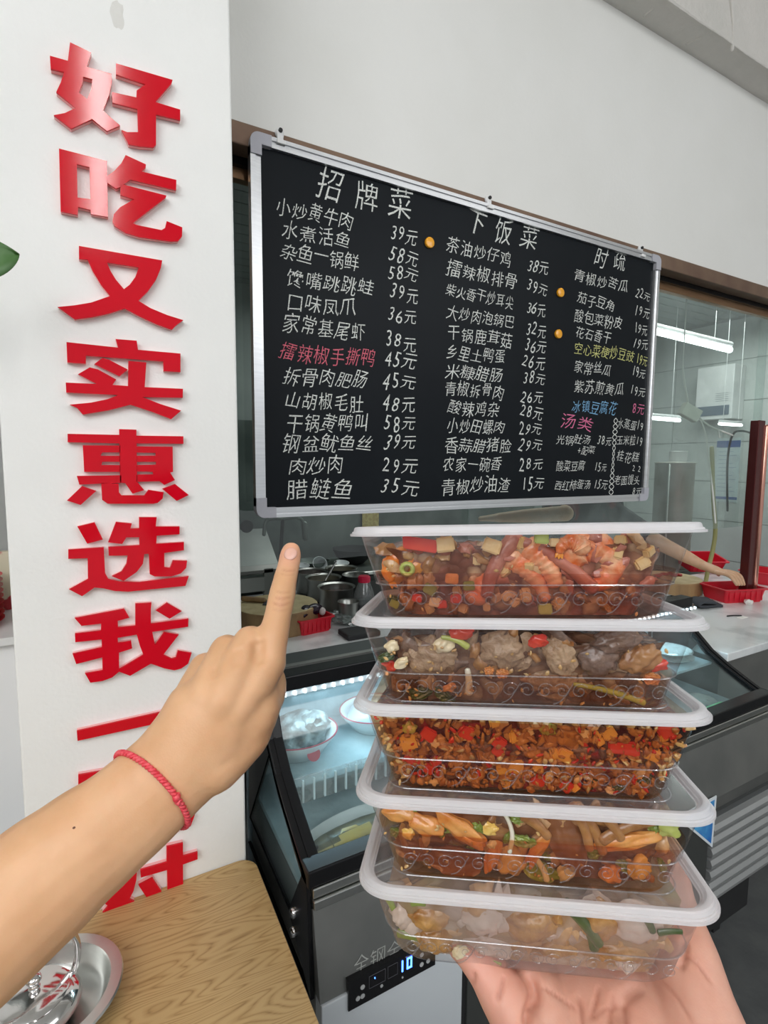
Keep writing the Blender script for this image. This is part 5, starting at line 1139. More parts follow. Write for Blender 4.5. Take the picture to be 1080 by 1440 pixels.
bm = nb(); ico(bm, (.011, .016, .018), 2, Matrix.Translation(Vector((2.36, 1.895, 1.62)) - co)); obj('nose', bm, M_ck, cook, smooth=True)
bm = nb(); ico(bm, (.022, .006, .005), 2, Matrix.Translation(Vector((2.36, 1.912, 1.582)) - co)); obj('mouth', bm, mat('lip', (.5, .15, .13), .4), cook, smooth=True)
for s in (-1, 1):
    bm = nb(); ico(bm, (.008, .016, .026), 2, Matrix.Translation(Vector((2.36 + s * .076, 1.99, 1.64)) - co)); obj('ear', bm, M_ck, cook, smooth=True)
# ---------------------------------------------------------------- stack of food boxes
psi = R(8.0); rho = R(1.1)
def boxM(i):
    Xl = Vector((math.cos(psi), math.sin(rho), math.sin(psi))).normalized()
    Yl = Vector((math.sin(psi), -0.020, -math.cos(psi))); Yl = (Yl - Xl * Yl.dot(Xl)).normalized(); Zl = Xl.cross(Yl).normalized()
    if Zl.y < 0: Zl = -Zl
    # lid rim bottom, front centre, from the photograph
    cx = (737, 739.5, 743, 747.5, 753)[i]; cy = (749, 883, 1012, 1147, 1281)[i]; d = (0.262, 0.2615, 0.261, 0.2605, 0.260)[i] * .945
    p = Vector(((cx - 540) / F * d, (720 - cy) / F * d, -d))
    M = Matrix.Identity(4)
    for k, a in enumerate((Xl, Yl, Zl)):
        for j in range(3): M[j][k] = a[j]
    M.translation = p
    return CM @ M
LW, LD, RH = 0.175, 0.120, 0.0052
M_rimp = mat('frosted_rim', (0.90, 0.90, 0.92), 0.30, sss=0.15, spec=.5)
def rimmat():
    m = bpy.data.materials.new('frosted_lid_rim'); m.use_nodes = True; nt = m.node_tree; N = nt.nodes; L = nt.links; b = N['Principled BSDF']
    b.inputs['Base Color'].default_value = (0.93, 0.93, 0.95, 1); b.inputs['Roughness'].default_value = .28
    tl = N.new('ShaderNodeBsdfTranslucent'); tl.inputs[0].default_value = (0.95, .95, .97, 1); tp_ = N.new('ShaderNodeBsdfTransparent')
    m1 = N.new('ShaderNodeMixShader'); m1.inputs[0].default_value = .45; L.new(b.outputs[0], m1.inputs[1]); L.new(tl.outputs[0], m1.inputs[2])
    m2 = N.new('ShaderNodeMixShader'); m2.inputs[0].default_value = .32; L.new(m1.outputs[0], m2.inputs[1]); L.new(tp_.outputs[0], m2.inputs[2]); L.new(m2.outputs[0], N['Material Output'].inputs[0]); return m
M_rim2 = rimmat()
M_lidc = clear('lid_centre', (0.97, 0.97, 0.98), gloss=.08, milky=.16, milkcol=(.85, .86, .9), noisy=.06, nscale=50, rough=.12, edge=.45)
M_bodyc = clear('tub_wall', (0.98, 0.98, 0.985), gloss=.035, milky=.006, milkcol=(.8, .8, .83), rough=.07, edge=.5)
M_bodyf = clear('steamed_tub_wall', (0.97, 0.97, 0.98), gloss=.025, milky=.01, milkcol=(.64, .56, .55), noisy=.33, nscale=30, rough=.1, edge=.4, thr=.53)
M_bodyh = clear('misted_tub_wall', (0.98, 0.98, 0.985), gloss=.035, milky=.005, milkcol=(.55, .45, .43), noisy=.15, nscale=26, rough=.09, edge=.5, thr=.55)
M_emb = clear('embossed_pattern', (0.95, 0.95, 0.96), gloss=.12, milky=.10, milkcol=(.85, .85, .87), rough=.12, edge=.5)
def rrect(l, w_, r, n=6, cy=0.0):
    P = []
    for sx, sy, a0 in ((1, 1, 0), (-1, 1, 90), (-1, -1, 180), (1, -1, 270)):
        for i in range(n): a = R(a0 + 90 * i / (n - 1)); P.append((sx * (l / 2 - r) + r * math.cos(a), cy + sy * (w_ / 2 - r) + r * math.sin(a)))
    return P
def sweep(bm, rings, close=False):
    V = [[bm.verts.new((x, y, z)) for x, y in loop] for loop, z in rings]
    for a, b_ in zip(V, V[1:]):
        n = len(a)
        for i in range(n): bm.faces.new((a[i], a[(i + 1) % n], b_[(i + 1) % n], b_[i]))
    return V
CY = LD / 2
BH = 0.0445
def yfront(z):  # inner face of the front wall at local height z
    t = min(1, max(0, -z / BH)); return 0.0056 + 0.0115 * t + (0.001 if z < -.026 else 0)
def halfw(z):
    t = min(1, max(0, -z / BH)); return 0.0822 - 0.0135 * t
WALL = [M_bodyh, M_bodyh, M_bodyc, M_bodyc, M_bodyf]
blab = ['topmost clear food box in the held stack, with large orange shrimp', 'second clear food box down, with brown minced meat lumps', 'middle clear food box packed with diced red chilli and garlic', 'fourth clear food box down, with orange slices and brown mushrooms', 'lowest clear food box resting on the palm, pale and steamed inside']
llab = ['frosted white lid on the topmost shrimp box', 'frosted white lid under the shrimp box, on the meat box', 'frosted white lid on the diced chilli box', 'frosted white lid on the orange slice box', 'frosted white lid on the lowest box in the palm']
BM = []
for i in range(5):
    M = boxM(i); BM.append(M)
    e = empty('food_box', (0, 0, 0), label=blab[i], cat='food box', group='stacked food boxes'); e.matrix_world = M
    bm = nb(); rg = []
    for z, ins in ((0.0006, 0.0030), (0.0006, 0.0046), (0.0, 0.0050), (-.010, 0.0076), (-.026, 0.0118), (-.0265, 0.0128), (-.040, 0.0162), (-.0435, 0.0190), (-BH, 0.025)):
        rg.append((rrect(LW - 2 * ins, LD - 2 * ins, 0.016, cy=CY), z))
    V = sweep(bm, rg); bm.faces.new(V[-1]); bmesh.ops.recalc_face_normals(bm, faces=bm.faces[:])
    obj('tub', bm, WALL[i], e, smooth=True)
    # thicker bead where the wall steps
    bm = nb(); P = rrect(LW - 2 * .0120, LD - 2 * .0120, 0.016, 8, CY)
    pts = [Vector((x, y, -.0263)) for x, y in P]; tube(bm, pts + pts[:1], 0.00045, 6, caps=False); obj('wall_step', bm, M_emb, e, smooth=True)
    # embossed scrolls on the lower band
    bm = nb(); rs = random.Random(20 + i)
    for k in range(15):
        x0 = -0.060 + k * 0.0088 + rs.uniform(-.001, .001); s = 1 if k % 2 else -1; pts = []
        for q in range(22):
            a = q * .42; r = 0.0008 + 0.00016 * q; x = x0 + s * r * math.cos(a); z = -.0338 + r * math.sin(a); pts.append((x, yfront(z) - .0006, z))
        tube(bm, pts, 0.00026, 5)
        if k % 3 == 0: tube(bm, smoothpts([(x0 - .004, yfront(-.041) - .0006, -.041), (x0, yfront(-.038) - .0006, -.0385), (x0 + .005, yfront(-.031) - .0006, -.030)], 4), 0.0003, 5)
    obj('embossed_scrolls', bm, M_emb, e, smooth=True)
    L_ = empty('box_lid', (0, 0, 0), label=llab[i], cat='lid', group='lids of the food boxes'); L_.matrix_world = M
    bm = nb(); rg = []
    for z, ins in ((-.0010, 0.0008), (-.0010, 0.0), (0.0002, 0.0), (0.0004, 0.0009), (0.0012, 0.0010), (0.0013, 0.0016), (0.0030, 0.0020), (0.0036, 0.0026), (0.0038, 0.0040), (0.0036, 0.0048), (0.0022, 0.0056), (0.0020, 0.0064), (0.0010, 0.0068), (0.0008, 0.0074), (0.0005, 0.0074), (0.0006, 0.0060), (0.0024, 0.0046), (0.0028, 0.0040), (0.0026, 0.0030), (0.0008, 0.0022), (-.0004, 0.0014), (-.0010, 0.0008)):
        rg.append((rrect(LW - 2 * ins, LD - 2 * ins, 0.019 - min(ins, .008) * .6, 14, CY), z))
    sweep(bm, rg); bmesh.ops.recalc_face_normals(bm, faces=bm.faces[:]); obj('rim', bm, M_rim2, L_, smooth=26)
    bm = nb(); P = rrect(LW - 2 * .0072, LD - 2 * .0072, 0.014, 8, CY); 
    a_ = [bm.verts.new((x, y, 0.0011)) for x, y in P]; bm.faces.new(a_); obj('centre_panel', bm, M_lidc, L_)
    bm = nb(); P = rrect(LW - 2 * .016, LD - 2 * .016, 0.012, 8, CY); pts = [Vector((x, y, 0.0014)) for x, y in P]; tube(bm, pts + pts[:1], 0.0004, 6, caps=False); obj('panel_ridge', bm, M_emb, L_, smooth=True)

# ---- food
def fm(name, c1, c2, rough=.28, ns=120, bump=.35, coat=.6, sss=.06, con=(.35, .65)):
    return mat(name, c1, rough, col2=c2, nscale=ns, bump=bump, bscale=ns * 2.2, coat=coat, sss=sss, sssr=(.003,), contrast=con)
F_redp = fm('red_pepper', (0.62, 0.02, 0.015), (0.75, 0.07, 0.03), .2, 60, .1)
F_shrimp = fm('shrimp_flesh', (0.86, 0.17, 0.03), (0.93, 0.50, 0.27), .25, 150)
F_shrimpt = fm('shrimp_orange', (0.80, 0.17, 0.015), (0.90, 0.38, 0.05), .22, 90)
F_foot = fm('pink_brown_meat', (0.42, 0.10, 0.06), (0.55, 0.20, 0.13), .3, 110)
F_potato = fm('potato', (0.72, 0.42, 0.13), (0.80, 0.54, 0.25), .35, 90)
F_brown = fm('braised_brown', (0.30, 0.11, 0.025), (0.48, 0.23, 0.07), .3, 130)
F_beige = fm('braised_beige', (0.50, 0.25, 0.09), (0.66, 0.40, 0.19), .3, 120)
F_green = fm('green_pepper', (0.20, 0.28, 0.04), (0.33, 0.40, 0.07), .25, 70, .1)
F_dkgreen = fm('dark_greens', (0.035, 0.07, 0.015), (0.09, 0.14, 0.03), .3, 90)
F_scal = fm('scallion', (0.42, 0.48, 0.08), (0.55, 0.60, 0.16), .22, 90, .1)
F_garlic = fm('garlic_clove', (0.80, 0.62, 0.34), (0.86, 0.74, 0.50), .3, 90, .15)
F_grain = fm('stained_garlic', (0.48, 0.24, 0.06), (0.70, 0.46, 0.18), .3, 90, .2)
F_orange = fm('orange_slice', (0.70, 0.22, 0.03), (0.84, 0.40, 0.11), .25, 110)
F_yel = fm('yellow_cube', (0.80, 0.45, 0.08), (0.88, 0.60, 0.15), .25, 90, .2)
F_mince = fm('minced_meat', (0.34, 0.20, 0.105), (0.50, 0.335, 0.20), .45, 160, .8, .3)
F_minced = fm('dark_meat', (0.14, 0.075, 0.05), (0.25, 0.15, 0.10), .35, 140, .6)
F_fungus = fm('brown_mushroom_sheet', (0.24, 0.085, 0.03), (0.30, 0.12, 0.045), .25, 40, .12)
F_pale = fm('pale_tofu', (0.60, 0.44, 0.34), (0.70, 0.56, 0.46), .35, 80, .25)
F_fried = fm('fried_brown', (0.34, 0.13, 0.02), (0.60, 0.32, 0.09), .35, 110, .6)
F_sprout = fm('white_sprout', (0.85, 0.78, 0.6), (0.9, 0.86, 0.72), .3, 90, .1)
def mixmat(name, cols, scale, dark):
    m = bpy.data.materials.new(name); m.use_nodes = True; nt = m.node_tree; N = nt.nodes; L = nt.links; b = N['Principled BSDF']
    tc = N.new('ShaderNodeTexCoord'); nz = N.new('ShaderNodeTexNoise'); nz.inputs['Scale'].default_value = 90; L.new(tc.outputs['Object'], nz.inputs['Vector'])
    va = N.new('ShaderNodeVectorMath'); va.operation = 'MULTIPLY_ADD'; va.inputs[1].default_value = (.012, .012, .012); L.new(nz.outputs['Color'], va.inputs[0]); L.new(tc.outputs['Object'], va.inputs[2])
    vo = N.new('ShaderNodeTexVoronoi'); vo.inputs['Scale'].default_value = scale; L.new(va.outputs[0], vo.inputs['Vector'])
    sp = N.new('ShaderNodeSeparateColor'); L.new(vo.outputs['Color'], sp.inputs[0])
    r = N.new('ShaderNodeValToRGB'); r.color_ramp.interpolation = 'CONSTANT'; e = r.color_ramp.elements; e[0].color = (*cols[0], 1); e[1].color = (*cols[1], 1); e[1].position = 1 / len(cols)
    for k, c in enumerate(cols[2:]): x = e.new((k + 2) / len(cols)); x.color = (*c, 1)
    L.new(sp.outputs[0], r.inputs[0])
    d2 = N.new('ShaderNodeMapRange'); d2.inputs[1].default_value = 0.25; d2.inputs[2].default_value = .75; L.new(vo.outputs['Distance'], d2.inputs[0])
    mx = N.new('ShaderNodeMix'); mx.data_type = 'RGBA'; L.new(d2.outputs[0], mx.inputs[0]); L.new(r.outputs[0], mx.inputs[6]); mx.inputs[7].default_value = (*dark, 1); L.new(mx.outputs[2], b.inputs['Base Color'])
    b.inputs['Roughness'].default_value = .25; b.inputs['Coat Weight'].default_value = .5; b.inputs['Coat Roughness'].default_value = .1
    bp_ = N.new('ShaderNodeBump'); bp_.inputs['Strength'].default_value = .9; bp_.inputs['Distance'].default_value = .002; bp_.invert = True; L.new(vo.outputs['Distance'], bp_.inputs['Height']); L.new(bp_.outputs[0], b.inputs['Normal'])
    return m
CORE = [mixmat('shrimp_sauce_mix', [(.36, .16, .08), (.46, .24, .13), (.30, .10, .06), (.58, .36, .20), (.42, .17, .11)], 130, (.16, .045, .02)),
        mixmat('meat_sauce_mix', [(.34, .20, .12), (.42, .29, .19), (.22, .11, .06), (.30, .16, .09), (.46, .33, .22)], 120, (.12, .045, .02)),
        mixmat('chilli_sauce_mix', [(.38, .14, .04), (.50, .24, .07), (.28, .06, .02), (.45, .03, .02), (.56, .36, .14), (.30, .12, .04)], 190, (.13, .02, .006)),
        mixmat('brown_sauce_mix', [(.34, .15, .06), (.46, .24, .10), (.26, .11, .05), (.40, .28, .12), (.24, .09, .035)], 110, (.17, .055, .02)),
        mixmat('pale_sauce_mix', [(.60, .46, .33), (.66, .54, .42), (.46, .28, .12), (.58, .44, .34), (.40, .30, .12)], 75, (.38, .23, .11))]
ORD = ['top', 'second', 'middle', 'fourth', 'lowest']
def local(i, px, py):
    """point on the inner front wall of box i under a picture point"""
    M = BM[i]; Mi = M.inverted(); o_ = Mi @ Vector((0, 0, CAMZ)); d_ = (Mi.to_3x3() @ ray(px, py)); y = 0.0125
    for _ in range(3):
        t = (y - o_.y) / d_.y; z = o_.z + d_.z * t; y = yfront(z) + .0012
    return o_.x + d_.x * t, y, z
def place(i, nm, bm, m, x, y, z, rot, lab, cat, grp):
    if nm == 'x': nm = 'piece'
    bm.normal_update()
    ys = [v.co for v in bm.verts]
    Rm = Euler(rot).to_matrix(); pts = [Rm @ v for v in ys]; my = min(p.y for p in pts)
    # keep inside the tub: push clear of wall, floor and lid
    mz = min(p.z for p in pts); Mz = max(p.z for p in pts)
    if z + mz < -BH + .0012: z = -BH + .0012 - mz
    if z + Mz > 0.0012: z = 0.0012 - Mz
    hw = halfw(z) - .0012; mx_ = max(abs(p.x) for p in pts)
    if abs(x) + mx_ > hw: x = math.copysign(max(hw - mx_, 0), x)
    zlow = z + mz * .6
    cr = .015; ex = abs(x) + mx_ * .8 - (hw + .0012 - cr)
    cy_ = cr - math.sqrt(max(cr * cr - min(ex, cr * .98) ** 2, 0)) if ex > 0 else 0
    y += cy_
    o = obj(nm, bm, m, smooth=True); tag(o, lab, cat, grp)
    o.matrix_world = BM[i] @ Matrix.Translation((x, max(y, yfront(zlow) + .0010 + cy_) - my, z)) @ Rm.to_4x4()
    return o
PXM = 1 / 2760.0
def where(x, z, s):
    a = ('by the left wall', 'left of the middle', 'near the middle', 'right of the middle', 'by the right wall')[min(4, int((x + .075) / .030))]
    return ('under the lid ' if z > -.014 else 'halfway down ' if z > -.029 else 'at the floor ') + a
fr_ = random.Random(11)
def lump(sx, sy, sz, amp=.35, fq=2.2, sub=3):
    bm = nb(); ico(bm, (sx, sy, sz), sub, None, amp=amp, freq=fq, seed=fr_.uniform(0, 90)); return bm
def dice(sx, sy, sz):
    bm = nb(); bx(bm, -sx, sx, -sy, sy, -sz, sz)
    bmesh.ops.bevel(bm, geom=bm.edges[:] , offset=min(sx, sy, sz) * .35, segments=2, affect='EDGES')
    for v in bm.verts: v.co *= 1 + .18 * noise.noise(v.co * 300 + Vector((fr_.random() * 0, 3, 1)))
    return bm
def stick(l, r0, r1, bend=.2, flat=.7):
    pts = [(-l, 0, -bend * l), (-l * .4, 0, bend * l * .35), (l * .3, 0, bend * l * .5), (l, 0, -bend * l)]
    P = smoothpts(pts, 3); n = len(P); return tube(nb(), P, [((r0 + (r1 - r0) * k / (n - 1)), (r0 + (r1 - r0) * k / (n - 1)) * flat) for k in range(n)], 10, ref=(0, 1, 0))
def ribbed(l, r0, r1, n=6):
    P = []; q = []
    for k in range(n * 4 + 1):
        t = k / (n * 4); P.append((-l + 2 * l * t, 0, .18 * l * math.sin(PI * t))); r = (r0 + (r1 - r0) * t) * (.88 + .2 * (1 - (t * n % 1))); q.append((r, r * .7))
    return tube(nb(), P, q, 12, ref=(0, 1, 0))
def ringp_(r, t):
    bm = nb(); pts = [(r * math.cos(2 * PI * k / 16), 0, r * math.sin(2 * PI * k / 16)) for k in range(17)]; tube(bm, pts, (t, t * 1.3), 8, ref=(0, 1, 0), caps=False) if False else None
    V = []
    for k in range(16):
        a = 2 * PI * k / 16; V.append([bm.verts.new(((r + t * math.cos(b_)) * math.cos(a), 1.3 * t * math.sin(b_), (r + t * math.cos(b_)) * math.sin(a))) for b_ in [2 * PI * q / 8 for q in range(8)]])
    for k in range(16):
        for q in range(8): bm.faces.new((V[k][q], V[k][(q + 1) % 8], V[(k + 1) % 16][(q + 1) % 8], V[(k + 1) % 16][q]))
    bmesh.ops.recalc_face_normals(bm, faces=bm.faces[:]); return bm
def sheet(rx_, rz_, curl=.3):
    bm = nb(); n = 9; g = {}
    for a in range(-n, n + 1):
        for b_ in range(-n, n + 1):
            u = a / n; v = b_ / n
            x = u * math.sqrt(1 - v * v / 2); z = v * math.sqrt(1 - u * u / 2)
            e = 1 + .22 * noise.noise(Vector((x * 2, z * 2, rx_ * 900)))
            g[a, b_] = bm.verts.new((x * rx_ * e, .0015 + curl * rx_ * (x * x) + .0012 * noise.noise(Vector((x * 3, z * 3, 5))), z * rz_ * e))
    for a in range(-n, n):
        for b_ in range(-n, n): bm.faces.new((g[a, b_], g[a + 1, b_], g[a + 1, b_ + 1], g[a, b_ + 1]))
    r = bmesh.ops.extrude_face_region(bm, geom=bm.faces[:]); 
    for v in [q for q in r['geom'] if isinstance(q, bmesh.types.BMVert)]: v.co.y += .0014
    bmesh.ops.recalc_face_normals(bm, faces=bm.faces[:]); return bm
def arcbody(R0, r0, r1, a0, a1, seg_=6, ridge=.24):
    """curved ridged shrimp body in the xz plane"""
    bm = nb(); n = seg_ * 4; pts = []; rr = []
    for k in range(n + 1):
        t = k / n; a = R(a0 + (a1 - a0) * t); pts.append((R0 * math.cos(a) * (1 - .12 * t), 0, R0 * math.sin(a) * (1 - .12 * t)))
        r = r0 + (r1 - r0) * t; r *= 1 - ridge * .5 + ridge * (1 - (t * seg_ % 1)) * (1 if 0 < k < n else 0); rr.append((r, r * .8))
    return tube(bm, pts, rr, 14, ref=(0, 1, 0))
SAUCE = []
# sauce bed of each box (nobody could count it)
topz = [-.009, -.012, -.005, -.009, -.008]
for i in range(5):
    bm = nb(); zt = topz[i]; REC = (.0085, .008, .0046, .0075, .0060)[i]
    rg = []
    for k in range(7):
        z = -BH + .0008 + (zt + BH) * k / 6; rg.append((rrect(2 * halfw(z) - 2 * REC, (CY - yfront(z)) * 2 - 2 * REC, 0.012, 12, CY), z))
    V = sweep(bm, rg); bm.faces.new(V[0]); 
    # top: fan of rings
    last = rg[-1][0]; prev = V[-1]
    for s in (.85, .65, .4, .15):
        ring = [bm.verts.new((x * s, CY + (y - CY) * s, zt)) for x, y in last]
        n = len(ring)
        for q in range(n): bm.faces.new((prev[q], prev[(q + 1) % n], ring[(q + 1) % n], ring[q]))
        prev = ring
    bm.faces.new(prev); bmesh.ops.subdivide_edges(bm, edges=bm.edges[:], cuts=1, use_grid_fill=True); bmesh.ops.triangulate(bm, faces=bm.faces[:])
    bmesh.ops.recalc_face_normals(bm, faces=bm.faces[:]); bm.normal_update()
    for v in bm.verts:
        q = noise.noise(v.co * 110 + Vector((i * 9, 0, 0))) * .0016 + noise.noise(v.co * 300) * .0006
        v.co -= v.normal * (abs(q) if v.co.z < zt - .001 else -q * 3)
    o = obj('sauce', bm, CORE[i], smooth=True); o['kind'] = 'stuff'
    tag(o, ['pinkish brown sauce filling the top shrimp box', 'brown meat gravy filling the second box', 'dark red chilli sauce filling the middle box', 'brown gravy filling the fourth box', 'pale beige sauce filling the lowest box'][i], 'sauce'); o.matrix_world = BM[i]; SAUCE.append(o)

M_filmc = [clear('sauce_film_' + n_, t_, gloss=.03, rough=.08, edge=.3) for n_, t_ in (('pink_brown', (.86, .62, .52)), ('brown', (.86, .64, .48)), ('chilli', (.84, .56, .36)), ('gravy', (.84, .58, .38)))]
for i, zt in enumerate((-.020, -.026, -.004, -.018)):
    bm = nb(); rg = []
    for k in range(6):
        z = -BH + .0009 + (zt + BH - .0009) * k / 5; g = yfront(z) + .0004
        P = rrect(2 * (halfw(z) - .0003) , (CY - g) * 2, 0.0145, 10, CY); rg.append((P, z))
    V = sweep(bm, rg)
    for v in V[-1]: v.co.z += .0022 * noise.noise(v.co * 90 + Vector((i, 0, 0)))
    sf = obj('sauce_film', bm, M_filmc[i], bpy.data.objects['sauce' if i == 0 else 'sauce.%03d' % i] if False else SAUCE[i], smooth=True)
def P_(i, nm, px, py, mk, m, rot, lab, cat, grp, depth=0.0):
    x, y, z = local(i, px, py); return place(i, nm, mk, m, x, y + depth, z, rot, lab, cat, grp)
def rr(): return (fr_.uniform(-.6, .6), fr_.uniform(0, 6.28), fr_.uniform(-.6, .6))
k_ = PXM
# --- background fill: lumps packed behind the front wall of every box
FILL = [
 (0, [('meat_chunk', F_beige, 'lump', 9, 'stewed chicken chunk in the top box', 'meat'), ('meat_chunk', F_foot, 'lump', 10, 'pinkish brown stewed chunk in the top box', 'meat'), ('potato_cube', F_potato, 'dice', 6.5, 'pale potato cube in the top box', 'potato'), ('meat_chunk', F_brown, 'lump', 8, 'dark stewed chunk in the top box', 'meat')], 74, (-.070, .064), (-.042, -.003)),
 (1, [('meat_lump', F_mince, 'lump', 13, 'greyish minced lump in the second box', 'meat'), ('meat_chunk', F_minced, 'lump', 12, 'dark meat chunk in the second box', 'meat'), ('meat_lump', F_brown, 'lump', 8, 'brown meat scrap in the second box', 'meat')], 66, (-.070, .066), (-.042, -.006)),
 (2, [('meat_dice', F_brown, 'dice', 6, 'brown diced piece in the middle box', 'dice'), ('garlic_bit', F_garlic, 'lump', 5, 'pale garlic bit in the middle box', 'garlic'), ('meat_dice', F_beige, 'lump', 7, 'beige diced piece in the middle box', 'dice'), ('carrot_dice', F_yel, 'dice', 6, 'orange carrot dice in the middle box', 'carrot'), ('meat_dice', F_minced, 'lump', 6, 'dark diced piece in the middle box', 'dice')], 150, (-.070, .068), (-.042, -.002)),
 (3, [('meat_strip', F_brown, 'stick', 13, 'brown meat strip in the fourth box', 'meat'), ('meat_chunk', F_minced, 'lump', 10, 'dark meat chunk in the fourth box', 'meat'), ('pepper_piece', F_green, 'sheet', 9, 'olive green pepper piece in the fourth box', 'pepper'), ('meat_chunk', F_beige, 'lump', 9, 'beige chunk in the fourth box', 'meat')], 58, (-.070, .066), (-.040, -.003)),
 (4, [('tofu_piece', F_pale, 'lump', 17, 'pale steamed piece in the lowest box', 'tofu'), ('tofu_piece', F_fried, 'lump', 13, 'browned piece in the lowest box', 'tofu'), ('tofu_piece', F_beige, 'lump', 13, 'beige piece in the lowest box', 'tofu')], 40, (-.068, .064), (-.040, -.008))]
for (i, kinds, n, xr, zr) in FILL:
    for q in range(n):
        nm, m, sh_k, s, lab, cat = kinds[fr_.randrange(len(kinds))]
        sz0 = s; s = s * fr_.uniform(.75, 1.25) * k_ * 1.25
        x = xr[0] + (xr[1] - xr[0]) * ((q * .618034) % 1) ; z = fr_.uniform(*zr)
        mk = lump(s * fr_.uniform(.8, 1.5), s * .6, s * fr_.uniform(.55, 1.0), .8, 1.5, 2) if sh_k == 'lump' else dice(s, s * .7, s * .8) if sh_k == 'dice' else stick(s, s * .32, s * .25) if sh_k == 'stick' else sheet(s, s * .6)
        place(i, nm, mk, m, x, yfront(z) + fr_.uniform(.001, .003) + (.0042, .004, 0, .0042, .003)[i], z, rr() if sh_k != 'sheet' else (fr_.uniform(-.4, .4), fr_.uniform(-1, 1), 0), ('large ' if s / k_ > sz0 * 1.25 else 'small ') + lab.replace('of the', 'of the') + ' ' + where(x, z, s), cat, 'packed pieces: ' + lab)
# end walls (left end of each box is seen obliquely)
# --- box 1: shrimp box
def shrimp(i, px, py, s, a0, a1, rot, lab, m=F_shrimp):
    x, y, z = local(i, px, py); R0 = 26 * s * k_
    e = place(i, 'shrimp', arcbody(R0, 22 * s * k_, 10 * s * k_, a0, a1), m, x, y, z, (0, rot, 0), lab, 'shrimp', 'shrimp in the top box')
    a = R(a1); tp_ = Vector((R0 * .88 * math.cos(a), 0, R0 * .88 * math.sin(a))); dd = Vector((-math.sin(a), 0, math.cos(a))) * (1 if a1 > a0 else -1)
    for sp in (-.45, 0, .45):
        d2 = Matrix.Rotation(sp, 3, 'Y') @ dd; bm = tube(nb(), [tp_, tp_ + d2 * 10 * s * k_, tp_ + d2 * 17 * s * k_], [(2.5 * s * k_, 1.6 * s * k_), (5 * s * k_, 1.6 * s * k_), (1.5 * s * k_, 1 * s * k_)], 8, ref=(0, 1, 0)); obj('tail_fin', bm, F_shrimpt, e, smooth=True)
    return e
shrimp(0, 838, 797, 1.15, 150, -75, 0, 'largest orange shrimp, curled at the right of the top box')
shrimp(0, 556, 806, .85, 30, 230, 0.3, 'orange shrimp curled at the left end of the top box', F_shrimpt)
shrimp(0, 805, 778, .62, 20, 170, 0, 'pale shrimp tucked above the large curled one')
P_(0, 'shrimp_tail', 747, 815, ribbed(36 * k_, 19 * k_, 7 * k_), F_shrimp, (0, R(52), 0), 'straight orange shrimp tail at the middle of the top box', 'shrimp', None, 0)
P_(0, 'shrimp_tail', 768, 797, ribbed(28 * k_, 19 * k_, 11 * k_), F_shrimp, (0, R(58), 0), 'pale orange shrimp piece right of the straight tail', 'shrimp', None, .003)
P_(0, 'chicken_foot', 702, 795, stick(45 * k_, 9 * k_, 13 * k_, .1), F_foot, (0, R(-62), 0), 'reddish brown claw strip left of the shrimp tail', 'meat', None)
P_(0, 'shrimp_tail', 690, 822, ribbed(28 * k_, 17 * k_, 8 * k_), F_shrimp, (0, R(-40), 0), 'pinkish tail piece low left of the claw strip', 'shrimp', None)
P_(0, 'chicken_foot', 790, 792, stick(56 * k_, 8 * k_, 10 * k_, .08), F_foot, (0, R(35), 0), 'long reddish strip sloping down towards the large shrimp', 'meat', None, .004)
P_(0, 'pepper_piece', 590, 766, dice(24 * k_, 4 * k_, 9 * k_), F_redp, (0, R(8), 0), 'long red pepper piece at the upper left of the top box', 'pepper', None)
P_(0, 'pepper_ring', 572, 801, ringp_(8 * k_, 3.5 * k_), F_scal, (0.2, 0, 0), 'yellow green pepper ring at the left of the top box', 'pepper', None)
for (x_, y_, s, m, nm, lb, ct) in ((586, 841, 7, F_redp, 'pepper_piece', 'red pepper bit at the lower left of the top box', 'pepper'), (641, 842, 8, F_redp, 'pepper_piece', 'red pepper bit below the potato cube in the top box', 'pepper'), (621, 850, 7, F_redp, 'pepper_piece', 'red pepper bit at the floor of the top box', 'pepper'),
    (659, 824, 8, F_green, 'pepper_piece', 'green pepper bit right of the red bits in the top box', 'pepper'), (604, 829, 9, F_green, 'pepper_piece', 'olive pepper piece at the left of the top box', 'pepper'), (767, 857, 9, F_scal, 'pepper_piece', 'yellow green piece at the floor under the shrimp tail', 'pepper'), (540, 846, 8, F_dkgreen, 'green_leaf', 'dark green bit in the left corner of the top box', 'greens'), (552, 852, 7, F_green, 'pepper_piece', 'green bit on the floor at the left end of the top box', 'pepper'),
    (635, 814, 9, F_orange, 'carrot_piece', 'round orange piece left of the green bit in the top box', 'carrot'), (692, 768, 12, F_potato, 'potato_cube', 'triangular potato piece near the top middle of the box', 'potato'), (625, 766, 13, F_potato, 'potato_cube', 'potato piece right of the long red pepper', 'potato'), (762, 757, 9, F_scal, 'pepper_piece', 'green olive coloured piece under the lid at middle', 'pepper'), (611, 847, 8, F_garlic, 'garlic_clove', 'pale clove between the red bits in the top box', 'garlic')):
    P_(0, nm, x_, y_, dice(s * k_, s * .5 * k_, s * .8 * k_) if ct != 'greens' else sheet(s * 1.2 * k_, s * .7 * k_), m, (0, fr_.uniform(-.6, .6), 0), lb, ct, None)
